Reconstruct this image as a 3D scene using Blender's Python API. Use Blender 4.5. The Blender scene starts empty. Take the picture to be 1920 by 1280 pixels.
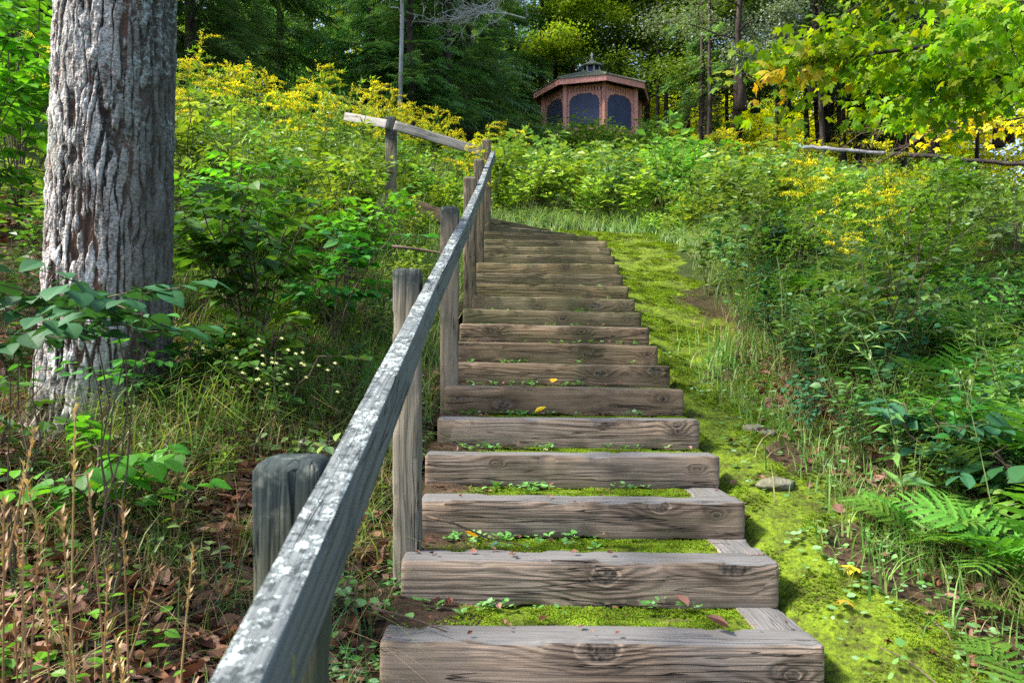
import bpy, math
import numpy as np
from math import radians as rad, pi, sin, cos

# ------------------------------------------------------------------ camera, light, exposure
S = bpy.context.scene
COL = S.collection
CAM_Z = 1.6
F_PX = 1500.0                       # focal length in pixels of a 1920 wide frame
PITCH = math.atan(45 / F_PX)
cd = bpy.data.cameras.new('camera')
cam = bpy.data.objects.new('camera', cd)
COL.objects.link(cam)
cam.location = (0, 0, CAM_Z)
cam.rotation_euler = (rad(90) + PITCH, 0, 0)
cd.sensor_width = 36
cd.lens = 36 * F_PX / 1920
cd.clip_start = 0.05
cd.clip_end = 600
cd.dof.use_dof = True
cd.dof.focus_distance = 4.2
cd.dof.aperture_fstop = 9
S.camera = cam

SUN_EL, SUN_AZ = 48, -99            # azimuth from +Y towards +X (negative = from the left, behind)
w = bpy.data.worlds.new('World')
S.world = w
w.use_nodes = True
nt = w.node_tree
bg = nt.nodes['Background']
sky = nt.nodes.new('ShaderNodeTexSky')
sky.sky_type = 'NISHITA'
sky.sun_disc = False
sky.sun_elevation = rad(SUN_EL)
sky.sun_rotation = rad(SUN_AZ)
sky.air_density = 1.0
sky.dust_density = 2.5
sky.ozone_density = 0.7
nt.links.new(sky.outputs[0], bg.inputs[0])
bg.inputs[1].default_value = 0.15
sl = bpy.data.lights.new('sun', 'SUN')
sl.energy = 3.8
sl.angle = rad(10)
sl.color = (1.0, 0.96, 0.88)
sun = bpy.data.objects.new('sun', sl)
COL.objects.link(sun)
_e, _a = rad(SUN_EL), rad(SUN_AZ)
from mathutils import Vector, Matrix
sd = Vector((sin(_a) * cos(_e), cos(_a) * cos(_e), sin(_e)))
sun.rotation_euler = sd.to_track_quat('Z', 'Y').to_euler()
S.view_settings.view_transform = 'Standard'
S.view_settings.look = 'None'
S.view_settings.exposure = 1.6
S.view_settings.gamma = 1
S.cycles.max_bounces = 7
S.cycles.use_denoising = False        # a fine grain keeps the leaves crisp
S.cycles.diffuse_bounces = 4
S.cycles.transmission_bounces = 5
S.cycles.glossy_bounces = 2

# ------------------------------------------------------------------ numpy helpers
def _h(ix, iy, iz, seed):
    n = (ix.astype(np.int64) * 374761393 + iy.astype(np.int64) * 668265263 + iz.astype(np.int64) * 2147483647 + seed * 974711) & 0xFFFFFFFF
    n = ((n ^ (n >> 13)) * 1274126177) & 0xFFFFFFFF
    n = ((n ^ (n >> 16)) * 2246822519) & 0xFFFFFFFF
    return ((n ^ (n >> 15)) & 0xFFFFFF) / float(0xFFFFFF)

def vn(x, y, z=0.0, seed=0):
    x, y, z = np.broadcast_arrays(np.asarray(x, float), np.asarray(y, float), np.asarray(z, float))
    ix, iy, iz = np.floor(x), np.floor(y), np.floor(z)
    fx, fy, fz = x - ix, y - iy, z - iz
    fx, fy, fz = [t * t * (3 - 2 * t) for t in (fx, fy, fz)]
    r = 0
    for a in (0, 1):
        for b in (0, 1):
            for c in (0, 1):
                r = r + _h(ix + a, iy + b, iz + c, seed) * (fx if a else 1 - fx) * (fy if b else 1 - fy) * (fz if c else 1 - fz)
    return r

def fbm(x, y, z=0.0, oct=4, seed=0):
    s, a, t = 0, 1.0, 0
    x, y, z = np.asarray(x, float), np.asarray(y, float), np.asarray(z, float)
    for k in range(oct):
        s = s + a * vn(x * 2 ** k, y * 2 ** k, z * 2 ** k, seed + k * 17)
        t += a
        a *= .5
    return s / t

def sstep(e0, e1, x):
    t = np.clip((np.asarray(x, float) - e0) / (e1 - e0), 0, 1)
    return t * t * (3 - 2 * t)

def nrm(v):
    v = np.asarray(v, float)
    return v / np.maximum(np.linalg.norm(v, axis=-1, keepdims=True), 1e-9)

def P(px, py, y):
    """world point seen at pixel (px, py) of the 1920x1280 frame, y metres ahead"""
    u, v = (px - 960) / F_PX, (640 - py) / F_PX
    c, s = cos(PITCH), sin(PITCH)
    k = y / (c - v * s)
    return np.array((u * k, y, CAM_Z + (s + v * c) * k))

class MB:
    """collects geometry, then links it as ONE mesh object"""
    def __init__(self):
        self.V, self.F, self.n = [], [], 0
    def add(self, V, Fs, mat=0):
        V = np.asarray(V, float).reshape(-1, 3)
        if not isinstance(Fs, (list, tuple)) or (len(Fs) and np.isscalar(Fs[0])):
            Fs = [Fs]
        g = {}
        for f in Fs:
            f = np.asarray(f)
            if f.ndim == 1:
                f = f[None]
            g.setdefault(f.shape[1], []).append(f)
        for k, l in g.items():
            self.F.append((np.concatenate(l) + self.n, mat))
        self.V.append(V)
        self.n += len(V)
    def inst(self, T, M, O, mat=0):
        """T = (verts, faces); M (n,3,3) with columns = axes; O (n,3)"""
        V, Fs = T
        V = np.asarray(V, float)
        n, m = len(O), len(V)
        if n == 0:
            return
        W = np.einsum('nij,mj->nmi', M, V) + O[:, None, :]
        out = []
        for f in Fs:
            f = np.asarray(f)
            if f.ndim == 1:
                f = f[None]
            out.append((f[None] + (np.arange(n) * m)[:, None, None]).reshape(-1, f.shape[1]))
        self.add(W.reshape(-1, 3), out, mat)
    def merge(self, o, M=None, O=(0, 0, 0), matmap=None):
        V = np.concatenate(o.V)
        if M is not None:
            V = V @ np.asarray(M).T
        V = V + np.asarray(O)
        self.V.append(V)
        for f, m in o.F:
            self.F.append((f + self.n, m if matmap is None else matmap[m]))
        self.n += len(V)
    def mesh(self, name, mats, smooth=False, attrs=None):
        me = bpy.data.meshes.new(name)
        V = np.concatenate(self.V)
        loops = np.concatenate([f.ravel() for f, m in self.F]).astype(np.int32)
        tot = np.concatenate([np.full(len(f), f.shape[1]) for f, m in self.F]).astype(np.int32)
        mi = np.concatenate([np.full(len(f), m) for f, m in self.F]).astype(np.int32)
        st = np.concatenate(([0], np.cumsum(tot)[:-1])).astype(np.int32)
        me.vertices.add(len(V))
        me.vertices.foreach_set('co', V.astype(np.float32).ravel())
        me.loops.add(len(loops))
        me.loops.foreach_set('vertex_index', loops)
        me.polygons.add(len(tot))
        me.polygons.foreach_set('loop_start', st)
        me.polygons.foreach_set('material_index', mi)
        me.polygons.foreach_set('use_smooth', np.full(len(tot), smooth))
        for m in (mats if isinstance(mats, (list, tuple)) else [mats]):
            me.materials.append(m)
        if attrs:
            for k, a in attrs.items():
                at = me.attributes.new(k, 'FLOAT', 'POINT')
                at.data.foreach_set('value', np.asarray(a, np.float32).ravel())
        me.update(calc_edges=True)
        me.validate()
        return me
    def build(self, name, mats, parent=None, smooth=False, attrs=None):
        return link(name, self.mesh(name, mats, smooth, attrs), parent)

def link(name, data, parent=None, loc=None):
    o = bpy.data.objects.new(name, data)
    COL.objects.link(o)
    if parent is not None:
        o.parent = parent
    if loc is not None:
        o.location = loc
    return o

def tag(o, label=None, cat=None, group=None, kind=None):
    if label: o['label'] = label
    if cat: o['category'] = cat
    if group: o['group'] = group
    if kind: o['kind'] = kind
    return o

def thing(name, label, cat, loc=(0, 0, 0), rz=0, group=None):
    o = link(name, None, None, loc)
    o.rotation_euler = (0, 0, rz)
    o.empty_display_size = .1
    return tag(o, label, cat, group)

def copy_tree(o, parent=None):
    c = o.copy()
    COL.objects.link(c)
    c.parent = parent
    for ch in list(o.children):
        copy_tree(ch, c)
    return c

def frames(d, up=(0, 0, 1), roll=None):
    """columns: x side, y along d, z normal"""
    y = nrm(d)
    up = np.broadcast_to(np.asarray(up, float), y.shape)
    x = np.cross(y, up)
    bad = np.linalg.norm(x, axis=-1) < 1e-4
    x[bad] = (1, 0, 0)
    x = nrm(x)
    z = np.cross(x, y)
    if roll is not None:
        c, s = np.cos(roll)[:, None], np.sin(roll)[:, None]
        x, z = x * c + z * s, z * c - x * s
    return np.stack((x, y, z), -1)

def tube(path, radii, k=5, cap=True):
    path = np.asarray(path, float)
    n = len(path)
    t = np.gradient(path, axis=0)
    t = nrm(t)
    ref = np.array((0.13, 0.97, 0.2)) if abs(t[:, 2]).mean() > .6 else np.array((0, 0, 1.0))
    x = nrm(np.cross(t, ref))
    y = np.cross(t, x)
    a = np.arange(k) * 2 * pi / k
    r = np.broadcast_to(np.asarray(radii, float), (n,))
    V = path[:, None] + (x[:, None] * np.cos(a)[None, :, None] + y[:, None] * np.sin(a)[None, :, None]) * r[:, None, None]
    i = np.arange(n - 1)[:, None] * k
    j = np.arange(k)[None]
    j2 = (j + 1) % k
    Fq = np.stack((i + j, i + j2, i + k + j2, i + k + j), -1).reshape(-1, 4)
    Fs = [Fq]
    if cap:
        Fs += [np.arange(k)[::-1], (n - 1) * k + np.arange(k)]
    return V.reshape(-1, 3), Fs

def gridfaces(nx, ny):
    i = np.arange(ny - 1)[:, None] * nx
    j = np.arange(nx - 1)[None]
    return np.stack((i + j, i + j + 1, i + nx + j + 1, i + nx + j), -1).reshape(-1, 4)

# ------------------------------------------------------------------ terrain
BY = [-14, -3, 0, 2.2, 8.3, 30, 42, 60, 120]
BZ = [-2.0, -.6, -.02, .70, 2.84, 9.13, 11.6, 12.4, 14.0]
def G(x, y):
    x, y = np.asarray(x, float), np.asarray(y, float)
    z = np.interp(y, BY, BZ)
    lf = np.clip((y - 4) / 5, 0, 1)
    z = z + .2 * sstep(-.6, -1.3, x) + .24 * np.clip(-x - .8, 0, 4.5) * lf + .05 * np.clip(-x - 5, 0, 30)
    z = z - .055 * np.clip(x - 1.6, 0, 25) * np.clip(y / 10, 0, 1)
    z = z + .05 * sstep(1.5, 2.4, x) * (y < 9)
    off = 1 - sstep(-.5, -.28, x) * (1 - sstep(.85, 1.1, x)) * sstep(1.6, 2.0, y) * (1 - sstep(8.6, 9.2, y))
    z = z + off * ((fbm(x * .9, y * .9, seed=3) - .5) * .16 + (fbm(x * 6, y * 6, seed=5) - .5) * .035)
    # dug out under the stairs
    z = z - .1 * sstep(-.37, -.25, x) * (1 - sstep(.82, .92, x)) * sstep(2.15, 2.35, y) * (1 - sstep(8.2, 8.5, y))
    return z

def mossmask(x, y):
    x, y = np.asarray(x, float), np.asarray(y, float)
    edge = 1.12 + .055 * y + (fbm(x * 2.5, y * 2.5, seed=41) - .5) * .75
    m = sstep(.75, .9, x) * (1 - sstep(edge - .1, edge + .15, x)) * sstep(.4, 1.2, y) * (1 - sstep(9.2, 10.2, y))
    m2 = sstep(-.6, -.2, x) * (1 - sstep(1.2, 1.9, x)) * sstep(8.2, 8.5, y) * (1 - sstep(9.4, 10, y))
    return np.maximum(m, m2)

# ------------------------------------------------------------------ materials
class N:
    def __init__(self, name, rough=.8):
        self.m = bpy.data.materials.new(name)
        self.m.use_nodes = True
        self.t = self.m.node_tree
        self.b = self.t.nodes['Principled BSDF']
        self.b.inputs['Roughness'].default_value = rough
        self.out = self.t.nodes['Material Output']
    def n(self, typ, **k):
        nd = self.t.nodes.new('ShaderNode' + typ)
        for a, v in k.items():
            setattr(nd, a, v)
        return nd
    def set(self, sock, v):
        if isinstance(v, bpy.types.NodeSocket):
            self.t.links.new(v, sock)
        elif isinstance(v, (tuple, list)) and len(v) == 3 and sock.type == 'RGBA':
            sock.default_value = (*v, 1)
        else:
            sock.default_value = v
    def math(self, op, a, b=0, c=None):
        nd = self.n('Math', operation=op)
        self.set(nd.inputs[0], a); self.set(nd.inputs[1], b)
        if c is not None: self.set(nd.inputs[2], c)
        return nd.outputs[0]
    def noise(self, vec, scale=1, detail=3, rough=.5, dist=0):
        nd = self.n('TexNoise')
        self.set(nd.inputs['Vector'], vec)
        nd.inputs['Scale'].default_value = scale
        nd.inputs['Detail'].default_value = detail
        nd.inputs['Roughness'].default_value = rough
        nd.inputs['Distortion'].default_value = dist
        return nd.outputs['Fac']
    def map(self, vec, scale=(1, 1, 1), loc=(0, 0, 0)):
        nd = self.n('Mapping')
        self.set(nd.inputs[0], vec)
        self.set(nd.inputs[1], loc)
        nd.inputs[3].default_value = scale
        return nd.outputs[0]
    def mr(self, v, a, b, c=0, d=1):
        nd = self.n('MapRange', clamp=True)
        self.set(nd.inputs[0], v)
        for i, q in enumerate((a, b, c, d)):
            nd.inputs[i + 1].default_value = q
        return nd.outputs[0]
    def ramp(self, v, stops):
        nd = self.n('ValToRGB')
        self.set(nd.inputs[0], v)
        e = nd.color_ramp.elements
        while len(e) < len(stops):
            e.new(.5)
        for q, (p, c) in zip(e, stops):
            q.position = p
            q.color = (*c, 1)
        return nd.outputs[0]
    def mix(self, f, a, b, mode='MIX'):
        nd = self.n('Mix', data_type='RGBA', blend_type=mode)
        self.set(nd.inputs[0], f)
        self.set(nd.inputs[6], a); self.set(nd.inputs[7], b)
        return nd.outputs[2]
    def bump(self, h, strength=.5, dist=.01):
        nd = self.n('Bump')
        nd.inputs['Strength'].default_value = strength
        nd.inputs['Distance'].default_value = dist
        self.set(nd.inputs['Height'], h)
        self.set(self.b.inputs['Normal'], nd.outputs[0])
        return nd.outputs[0]
    def color(self, c):
        self.set(self.b.inputs['Base Color'], c)
    def obj(self):
        return self.n('TexCoord').outputs['Object']

def leaf_mat(name, stops, trans=.35, nscale=1.3, nvar=(.75, 1.3), *, rough=.5, spec=.35, tcol=(1.25, 1.2, .5), objvar=.25):
    """stops: list of colours picked per leaf"""
    m = N(name, rough)
    g = m.n('NewGeometry')
    k = len(stops)
    c = m.ramp(g.outputs['Random Per Island'], [(i / max(k - 1, 1), s) for i, s in enumerate(stops)])
    oi = m.n('ObjectInfo')
    hs = m.n('HueSaturation')
    m.set(hs.inputs['Hue'], m.mr(oi.outputs['Random'], 0, 1, .5 - .02 * objvar * 4, .5 + .02 * objvar * 4))
    nz = m.noise(g.outputs['Position'], nscale, 3)
    v = m.math('MULTIPLY', m.mr(nz, .3, .7, *nvar), m.mr(oi.outputs['Random'], 0, 1, 1 - objvar, 1 + objvar))
    m.set(hs.inputs['Value'], v)
    m.set(hs.inputs['Color'], c)
    c = hs.outputs[0]
    m.color(c)
    m.b.inputs['Specular IOR Level'].default_value = spec
    tr = m.n('BsdfTranslucent')
    m.set(tr.inputs[0], m.mix(1.0, c, tcol, 'MULTIPLY'))
    mx = m.n('MixShader')
    mx.inputs[0].default_value = trans
    m.t.links.new(m.b.outputs[0], mx.inputs[1])
    m.t.links.new(tr.outputs[0], mx.inputs[2])
    m.t.links.new(mx.outputs[0], m.out.inputs[0])
    return m.m

def wood_mat(name, light, dark, grey, greyamt=.8, lichen=0.0, algae=0.0, knots=True, gs=1.0, seedoff=0.0, topdark=0):
    m = N(name, .82)
    m.b.inputs['Specular IOR Level'].default_value = .25
    oi = m.n('ObjectInfo')
    cmb = m.n('CombineXYZ')
    m.set(cmb.inputs[0], m.math('MULTIPLY', oi.outputs['Random'], 57.0))
    m.set(cmb.inputs[1], m.math('MULTIPLY', oi.outputs['Random'], 13.0))
    cmb.inputs[2].default_value = seedoff
    o = m.map(m.obj(), (1, 1, 1), cmb.outputs[0])
    # knots
    vo = m.n('TexVoronoi', feature='F1')
    m.set(vo.inputs['Vector'], m.map(o, (2.1, 4.2, 5.2)))
    vo.inputs['Scale'].default_value = 1
    vo.inputs['Randomness'].default_value = .9
    sep = m.n('SeparateColor')
    m.set(sep.inputs[0], vo.outputs['Color'])
    pick = m.math('GREATER_THAN', sep.outputs[0], .78 if knots == 'placed' else .42)
    dist = m.math('ADD', vo.outputs['Distance'], m.math('MULTIPLY', m.math('SUBTRACT', m.noise(o, 9, 3), .5), .16))
    core = m.math('MULTIPLY', m.mr(dist, .10, .17, 1, 0), pick)
    halo = m.math('MULTIPLY', m.mr(dist, .08, .62, 1, 0), pick)
    sx = m.n('SeparateXYZ')
    m.set(sx.inputs[0], o)
    if knots == 'placed':
        so = m.n('SeparateXYZ')
        m.set(so.inputs[0], m.obj())
        wob = m.math('MULTIPLY', m.math('SUBTRACT', m.noise(o, 22, 3), .5), .7)
        ringk = 0.0
        for kn in ('knot_a', 'knot_b'):
            at = m.n('Attribute', attribute_name=kn, attribute_type='OBJECT')
            ka = m.n('SeparateXYZ')
            m.set(ka.inputs[0], at.outputs['Vector'])
            dx = m.math('MULTIPLY', m.math('SUBTRACT', so.outputs[0], ka.outputs[0]), .62)
            dz = m.math('SUBTRACT', so.outputs[2], ka.outputs[1])
            dy = m.math('MULTIPLY', so.outputs[1], .6)
            dd = m.math('SQRT', m.math('ADD', m.math('MULTIPLY', dy, dy), m.math('ADD', m.math('MULTIPLY', dx, dx), m.math('MULTIPLY', dz, dz))))
            dd = m.math('ADD', m.math('DIVIDE', dd, m.math('ADD', ka.outputs[2], .00001)), wob)
            on = m.math('GREATER_THAN', ka.outputs[2], .001)
            core = m.math('MAXIMUM', core, m.math('MULTIPLY', m.mr(dd, .8, 1.15, 1, 0), on))
            halo = m.math('MAXIMUM', halo, m.math('MULTIPLY', m.mr(dd, .7, 5.5, 1, 0), on))
    nz = m.noise(m.map(o, (.9, 5, 5)), 1.0, 3, .5)
    # year rings: wavy lines along the grain, wrapped round the knots
    g = m.math('ADD', m.math('MULTIPLY', sx.outputs[2], 330 * gs), m.math('MULTIPLY', sx.outputs[1], 190 * gs))
    g = m.math('ADD', g, m.math('MULTIPLY', nz, 62))
    g = m.math('ADD', g, m.math('MULTIPLY', m.noise(m.map(o, (2.5, 30, 30)), 1.0, 2, .5), 7))
    if knots:
        g = m.math('ADD', g, m.math('MULTIPLY', m.math('POWER', halo, 1.6), 15))
    band = m.math('SINE', g)
    band = m.math('MULTIPLY', m.mr(band, -.5, 1, 0, 1), m.mr(m.noise(m.map(o, (1.2, 16, 16), (3, 3, 3)), 1, 2), .38, .62, .15, 1.15))
    fib = m.noise(m.map(o, (3.5, 150, 150)), 1, 3, .6)
    blot = m.noise(m.map(o, (2.2, 5, 5)), 1, 4, .6)
    crackn = m.noise(m.map(o, (1.6, 34, 34)), 1, 2, .5)
    crack = m.mr(m.math('ABSOLUTE', m.math('SUBTRACT', crackn, .5)), .0, .022, 1, 0)
    crack = m.math('MULTIPLY', crack, m.mr(m.noise(m.map(o, (1.5, 6, 6)), 1, 1), .5, .58, 0, 1))
    c = m.mix(m.math('MULTIPLY', band, .58), light, dark)
    c = m.mix(m.mr(fib, .35, .7, 0, .45), c, dark)
    c = m.mix(m.mr(blot, .45, .72, 0, .5), c, grey)
    c = m.mix(1.0, c, m.ramp(oi.outputs['Random'], [(0, (.78, .74, .72)), (.5, (1, 1, 1)), (1, (1.15, 1.02, .9))]), 'MULTIPLY')
    c = m.mix(m.mr(m.noise(m.map(o, (3.4, 9, 9)), 1.0, 3, .6), .53, .72, 0, .75), c, tuple(q * .4 for q in dark))
    if knots:
        c = m.mix(m.math('MULTIPLY', m.math('POWER', m.math('SUBTRACT', halo, core), 1.5), .75), c, tuple(q * .6 for q in dark))
        rim = m.math('MULTIPLY', m.mr(m.math('ABSOLUTE', m.math('SUBTRACT', halo, .93)), .0, .05, 1, 0), m.math('SUBTRACT', 1.0, core))
        c = m.mix(m.math('MULTIPLY', rim, .6), c, tuple(min(1, q * 1.35) for q in light))
        c = m.mix(m.math('MULTIPLY', core, .95), c, m.mix(m.mr(m.noise(o, 70, 2), .4, .6, 0, 1), (.025, .02, .016), (.11, .085, .065)))
    c = m.mix(m.math('MULTIPLY', crack, .85), c, (.012, .01, .008))
    ge = m.n('NewGeometry')
    sn = m.n('SeparateXYZ')
    m.set(sn.inputs[0], ge.outputs['Normal'])
    up = m.mr(sn.outputs[2], .35, .8, 0, 1)
    topc = m.mix(m.mr(fib, .3, .7, 0, .8), grey, tuple(q * .45 for q in grey))
    c = m.mix(m.math('MULTIPLY', up, greyamt), c, topc)
    if algae:
        al = m.mr(m.noise(m.map(o, (2.5, 7, 7), (5, 3, 1)), 1, 4, .6), .6 - .25 * algae, .75, 0, .8 * min(1, algae + .2))
        c = m.mix(al, c, (.055, .06, .018))
    rr = fib
    h = m.math('ADD', m.math('MULTIPLY', band, .35), m.math('MULTIPLY', fib, .6))
    h = m.math('SUBTRACT', h, m.math('MULTIPLY', crack, 2.0))
    if lichen:
        l1 = m.noise(o, 62, 5, .78)
        l2 = m.noise(o, 7, 2)
        thr = m.math('ADD', m.math('MULTIPLY', l1, 1.0), m.math('MULTIPLY', m.math('SUBTRACT', l2, .5), .7))
        side = m.mr(sn.outputs[2], .2, .75, .0, .085)
        li = m.math('MULTIPLY', m.mr(m.math('ADD', thr, side), .70 - .1 * lichen, .73 - .1 * lichen, 0, 1), m.mr(sn.outputs[2], .1, .6, .25, 1))
        lc = m.mix(m.mr(m.noise(o, 160, 2), .35, .65, 0, 1), (.40, .45, .44), (.20, .235, .225))
        c = m.mix(li, c, lc)
        # the odd dark and mustard patch of another lichen
        c = m.mix(m.mr(m.noise(o, 19, 3, .6), .70, .72, 0, .8), c, (.23, .22, .035))
        c = m.mix(m.math('MULTIPLY', m.mr(m.noise(m.map(o, (1, 1, 1), (9, 9, 9)), 60, 4, .7), .53, .57, 0, .85), up), c, (.03, .038, .04))
        h = m.math('ADD', h, m.math('MULTIPLY', li, 1.6))
    if topdark:
        s2 = m.n('SeparateXYZ')
        m.set(s2.inputs[0], m.obj())
        td = m.mr(m.math('ADD', s2.outputs[0], m.math('MULTIPLY', m.math('SUBTRACT', m.noise(m.map(m.obj(), (3, 20, 20)), 1, 3), .5), .22)), topdark - .09, topdark, 0, .85)
        c = m.mix(td, c, m.mix(m.mr(m.noise(o, 45, 3), .55, .7, 0, .6), (.022, .034, .034), (.18, .19, .16)))
    m.color(c)
    m.bump(h, .8, .006)
    return m.m

# ground
def ground_mat():
    m = N('soil_and_humus', .95)
    m.b.inputs['Specular IOR Level'].default_value = .1
    p = m.n('NewGeometry').outputs['Position']
    a = m.n('Attribute', attribute_name='moss').outputs['Fac']
    gz = m.n('Attribute', attribute_name='green').outputs['Fac']
    n1 = m.noise(p, 9, 6, .65)
    n2 = m.noise(p, 60, 4, .7)
    soil = m.ramp(m.math('ADD', m.math('MULTIPLY', n1, .6), m.math('MULTIPLY', n2, .4)),
                  [(.3, (.012, .008, .005)), (.45, (.04, .026, .016)), (.6, (.085, .055, .034)), (.75, (.13, .09, .06))])
    moss = m.ramp(m.math('ADD', m.math('MULTIPLY', n1, .5), m.math('MULTIPLY', n2, .5)),
                  [(.36, (.04, .03, .014)), (.44, (.06, .075, .012)), (.53, (.105, .155, .012)), (.66, (.21, .28, .015))])
    grn = m.mix(n1, (.012, .02, .006), (.05, .075, .015))
    c = m.mix(gz, soil, grn)
    mm = m.mr(m.math('ADD', a, m.math('MULTIPLY', m.math('SUBTRACT', n1, .5), .9)), .35, .6, 0, 1)
    c = m.mix(mm, c, moss)
    far = m.n('Attribute', attribute_name='field').outputs['Fac']
    c = m.mix(far, c, m.mix(n1, (.35, .33, .02), (.6, .55, .05)))
    m.color(c)
    m.bump(m.math('ADD', n1, m.math('MULTIPLY', n2, .5)), .8, .03)
    return m.m
M_ground = ground_mat()

M_step_near = wood_mat('weathered_pine_pinkish', (.33, .25, .185), (.085, .056, .037), (.15, .148, .146), .9, algae=.25, knots='placed', gs=.62)
M_step_mid = wood_mat('weathered_pine_brown', (.29, .20, .125), (.06, .036, .018), (.15, .125, .09), .75, algae=.5, knots='placed', gs=.62)
M_step_far = wood_mat('weathered_pine_olive', (.205, .165, .095), (.05, .036, .018), (.12, .105, .06), .6, algae=.75, knots='placed', gs=.7)
POST1_LEN = float(P(534, 862, 1.06)[2] - P(534, 1500, 1.06)[2] + .15)
M_post_far = wood_mat('weathered_post_brown', (.20, .16, .10), (.08, .06, .035), (.17, .16, .14), .9, algae=.4, knots=False, gs=.5)
M_post_dark = wood_mat('dark_mossy_post', (.075, .08, .055), (.03, .034, .024), (.03, .045, .035), .9, algae=.6, knots=False, gs=.5, topdark=POST1_LEN - .04)
M_post = wood_mat('weathered_post', (.23, .20, .15), (.10, .085, .06), (.12, .12, .10), .9, algae=.25, knots=False, gs=.5, topdark=1.03)
M_post_cap = wood_mat('dark_mossy_post_end', (.03, .045, .045), (.012, .02, .02), (.05, .065, .06), .9, algae=.5, knots=False, gs=.5)
M_rail = wood_mat('lichen_covered_rail', (.17, .18, .16), (.07, .075, .07), (.15, .17, .175), .85, lichen=1.0, algae=.1, knots=False, gs=.6)
M_rail2 = wood_mat('bleached_rail', (.38, .37, .35), (.16, .155, .15), (.4, .4, .39), .6, algae=.0, knots=True, gs=.8)

# leaves
L_gold = leaf_mat('goldenrod_leaf', [(.05, .12, .012), (.11, .22, .02), (.20, .32, .03), (.09, .19, .03)], .4)
L_yel = leaf_mat('goldenrod_flower', [(.72, .64, .02), (.82, .76, .04), (.58, .52, .02)], .3, spec=.1, tcol=(1.1, 1, .6), objvar=.08)
L_forb = leaf_mat('forb_leaf', [(.05, .13, .03), (.09, .20, .04), (.19, .32, .06), (.20, .30, .14)], .35, spec=.6, rough=.4)  # the last, palest stop paints a sky highlight onto some leaves
L_forb2 = leaf_mat('forb_leaf_yellowish', [(.10, .2, .02), (.2, .33, .03), (.3, .4, .05), (.15, .26, .05)], .4, spec=.6, rough=.4)
L_fern = leaf_mat('fern_leaf', [(.05, .13, .03), (.08, .19, .045), (.13, .25, .06), (.08, .17, .07)], .35, spec=.5)
L_fern2 = leaf_mat('fern_leaf_bright', [(.07, .2, .02), (.11, .28, .03), (.16, .34, .04)], .4)
L_fernbrown = leaf_mat('fern_leaf_dry', [(.10, .045, .02), (.2, .1, .03), (.3, .17, .04), (.08, .07, .03)], .25)
L_shrub = leaf_mat('shrub_leaf_dark', [(.025, .10, .014), (.045, .15, .02), (.07, .2, .025), (.035, .12, .028)], .4, spec=.2)
L_shrub2 = leaf_mat('shrub_leaf_bright', [(.05, .16, .01), (.09, .25, .015), (.16, .36, .02), (.05, .14, .02)], .45)
L_blue = leaf_mat('bramble_leaf_blue_green', [(.02, .085, .03), (.04, .13, .05), (.03, .10, .035)], .25, spec=.2)
L_hem = leaf_mat('hemlock_needles', [(.08, .19, .07), (.12, .25, .09), (.18, .34, .11), (.09, .22, .11)], .4, spec=.3)
L_maple = leaf_mat('maple_leaf_yellow_green', [(.09, .24, .01), (.14, .32, .012), (.22, .42, .015), (.34, .44, .02)], .6, spec=.3, tcol=(1.2, 1.15, .3))
L_maple_o = leaf_mat('maple_leaf_orange', [(.55, .36, .015), (.6, .46, .02), (.4, .42, .02)], .5, tcol=(1.2, 1, .4))
L_tree = leaf_mat('tree_leaf_green', [(.045, .12, .012), (.09, .2, .018), (.17, .3, .025), (.07, .15, .02)], .4, spec=.5)
L_tree_y = leaf_mat('tree_leaf_lime', [(.12, .24, .012), (.2, .34, .018), (.3, .38, .02), (.1, .2, .02)], .45)
L_tree_s = leaf_mat('tree_leaf_silvery', [(.05, .09, .04), (.14, .18, .12), (.3, .34, .28), (.07, .12, .05)], .25, spec=.6)
L_glow = leaf_mat('sunlit_autumn_leaf', [(.60, .56, .01), (.7, .68, .02), (.42, .50, .02), (.2, .3, .02)], .55, tcol=(1.25, 1.2, .3))
L_grass = leaf_mat('grass_blade', [(.05, .12, .015), (.10, .19, .03), (.18, .28, .06), (.24, .22, .08)], .35)
L_grassl = leaf_mat('grass_blade_pale', [(.10, .19, .05), (.17, .28, .08), (.26, .36, .13), (.33, .33, .18)], .35)
L_grassd = leaf_mat('sedge_blade_dark', [(.03, .12, .045), (.05, .17, .06), (.09, .22, .07)], .25, spec=.5)
L_dry = leaf_mat('dry_grass', [(.42, .27, .12), (.52, .37, .18), (.32, .19, .08), (.6, .46, .26)], .2)
L_dryg = leaf_mat('dead_grass_thatch', [(.20, .12, .06), (.28, .18, .09), (.14, .08, .04), (.34, .25, .14)], .15)
L_litter = leaf_mat('fallen_leaf_brown', [(.07, .028, .014), (.17, .075, .035), (.25, .13, .075), (.32, .2, .14), (.12, .045, .022)], .12, rough=.7, spec=.2, tcol=(1.2, .9, .6))
L_moss = leaf_mat('moss_tuft', [(.05, .13, .008), (.10, .22, .012), (.21, .34, .016), (.22, .27, .014), (.11, .085, .025)], .3, nscale=9, nvar=(.4, 1.5), spec=.1, rough=.8)
L_cover = leaf_mat('ground_cover_leaf', [(.06, .17, .03), (.10, .25, .05), (.16, .32, .09), (.2, .36, .17)], .3, spec=.4)
L_orange = leaf_mat('fallen_leaf_orange', [(.55, .12, .015), (.6, .2, .02)], .3)
L_yleaf = leaf_mat('fallen_leaf_yellow', [(.75, .48, .02), (.7, .38, .02)], .3)
L_white = leaf_mat('white_petal', [(.8, .82, .78), (.7, .75, .7)], .3)

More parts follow.
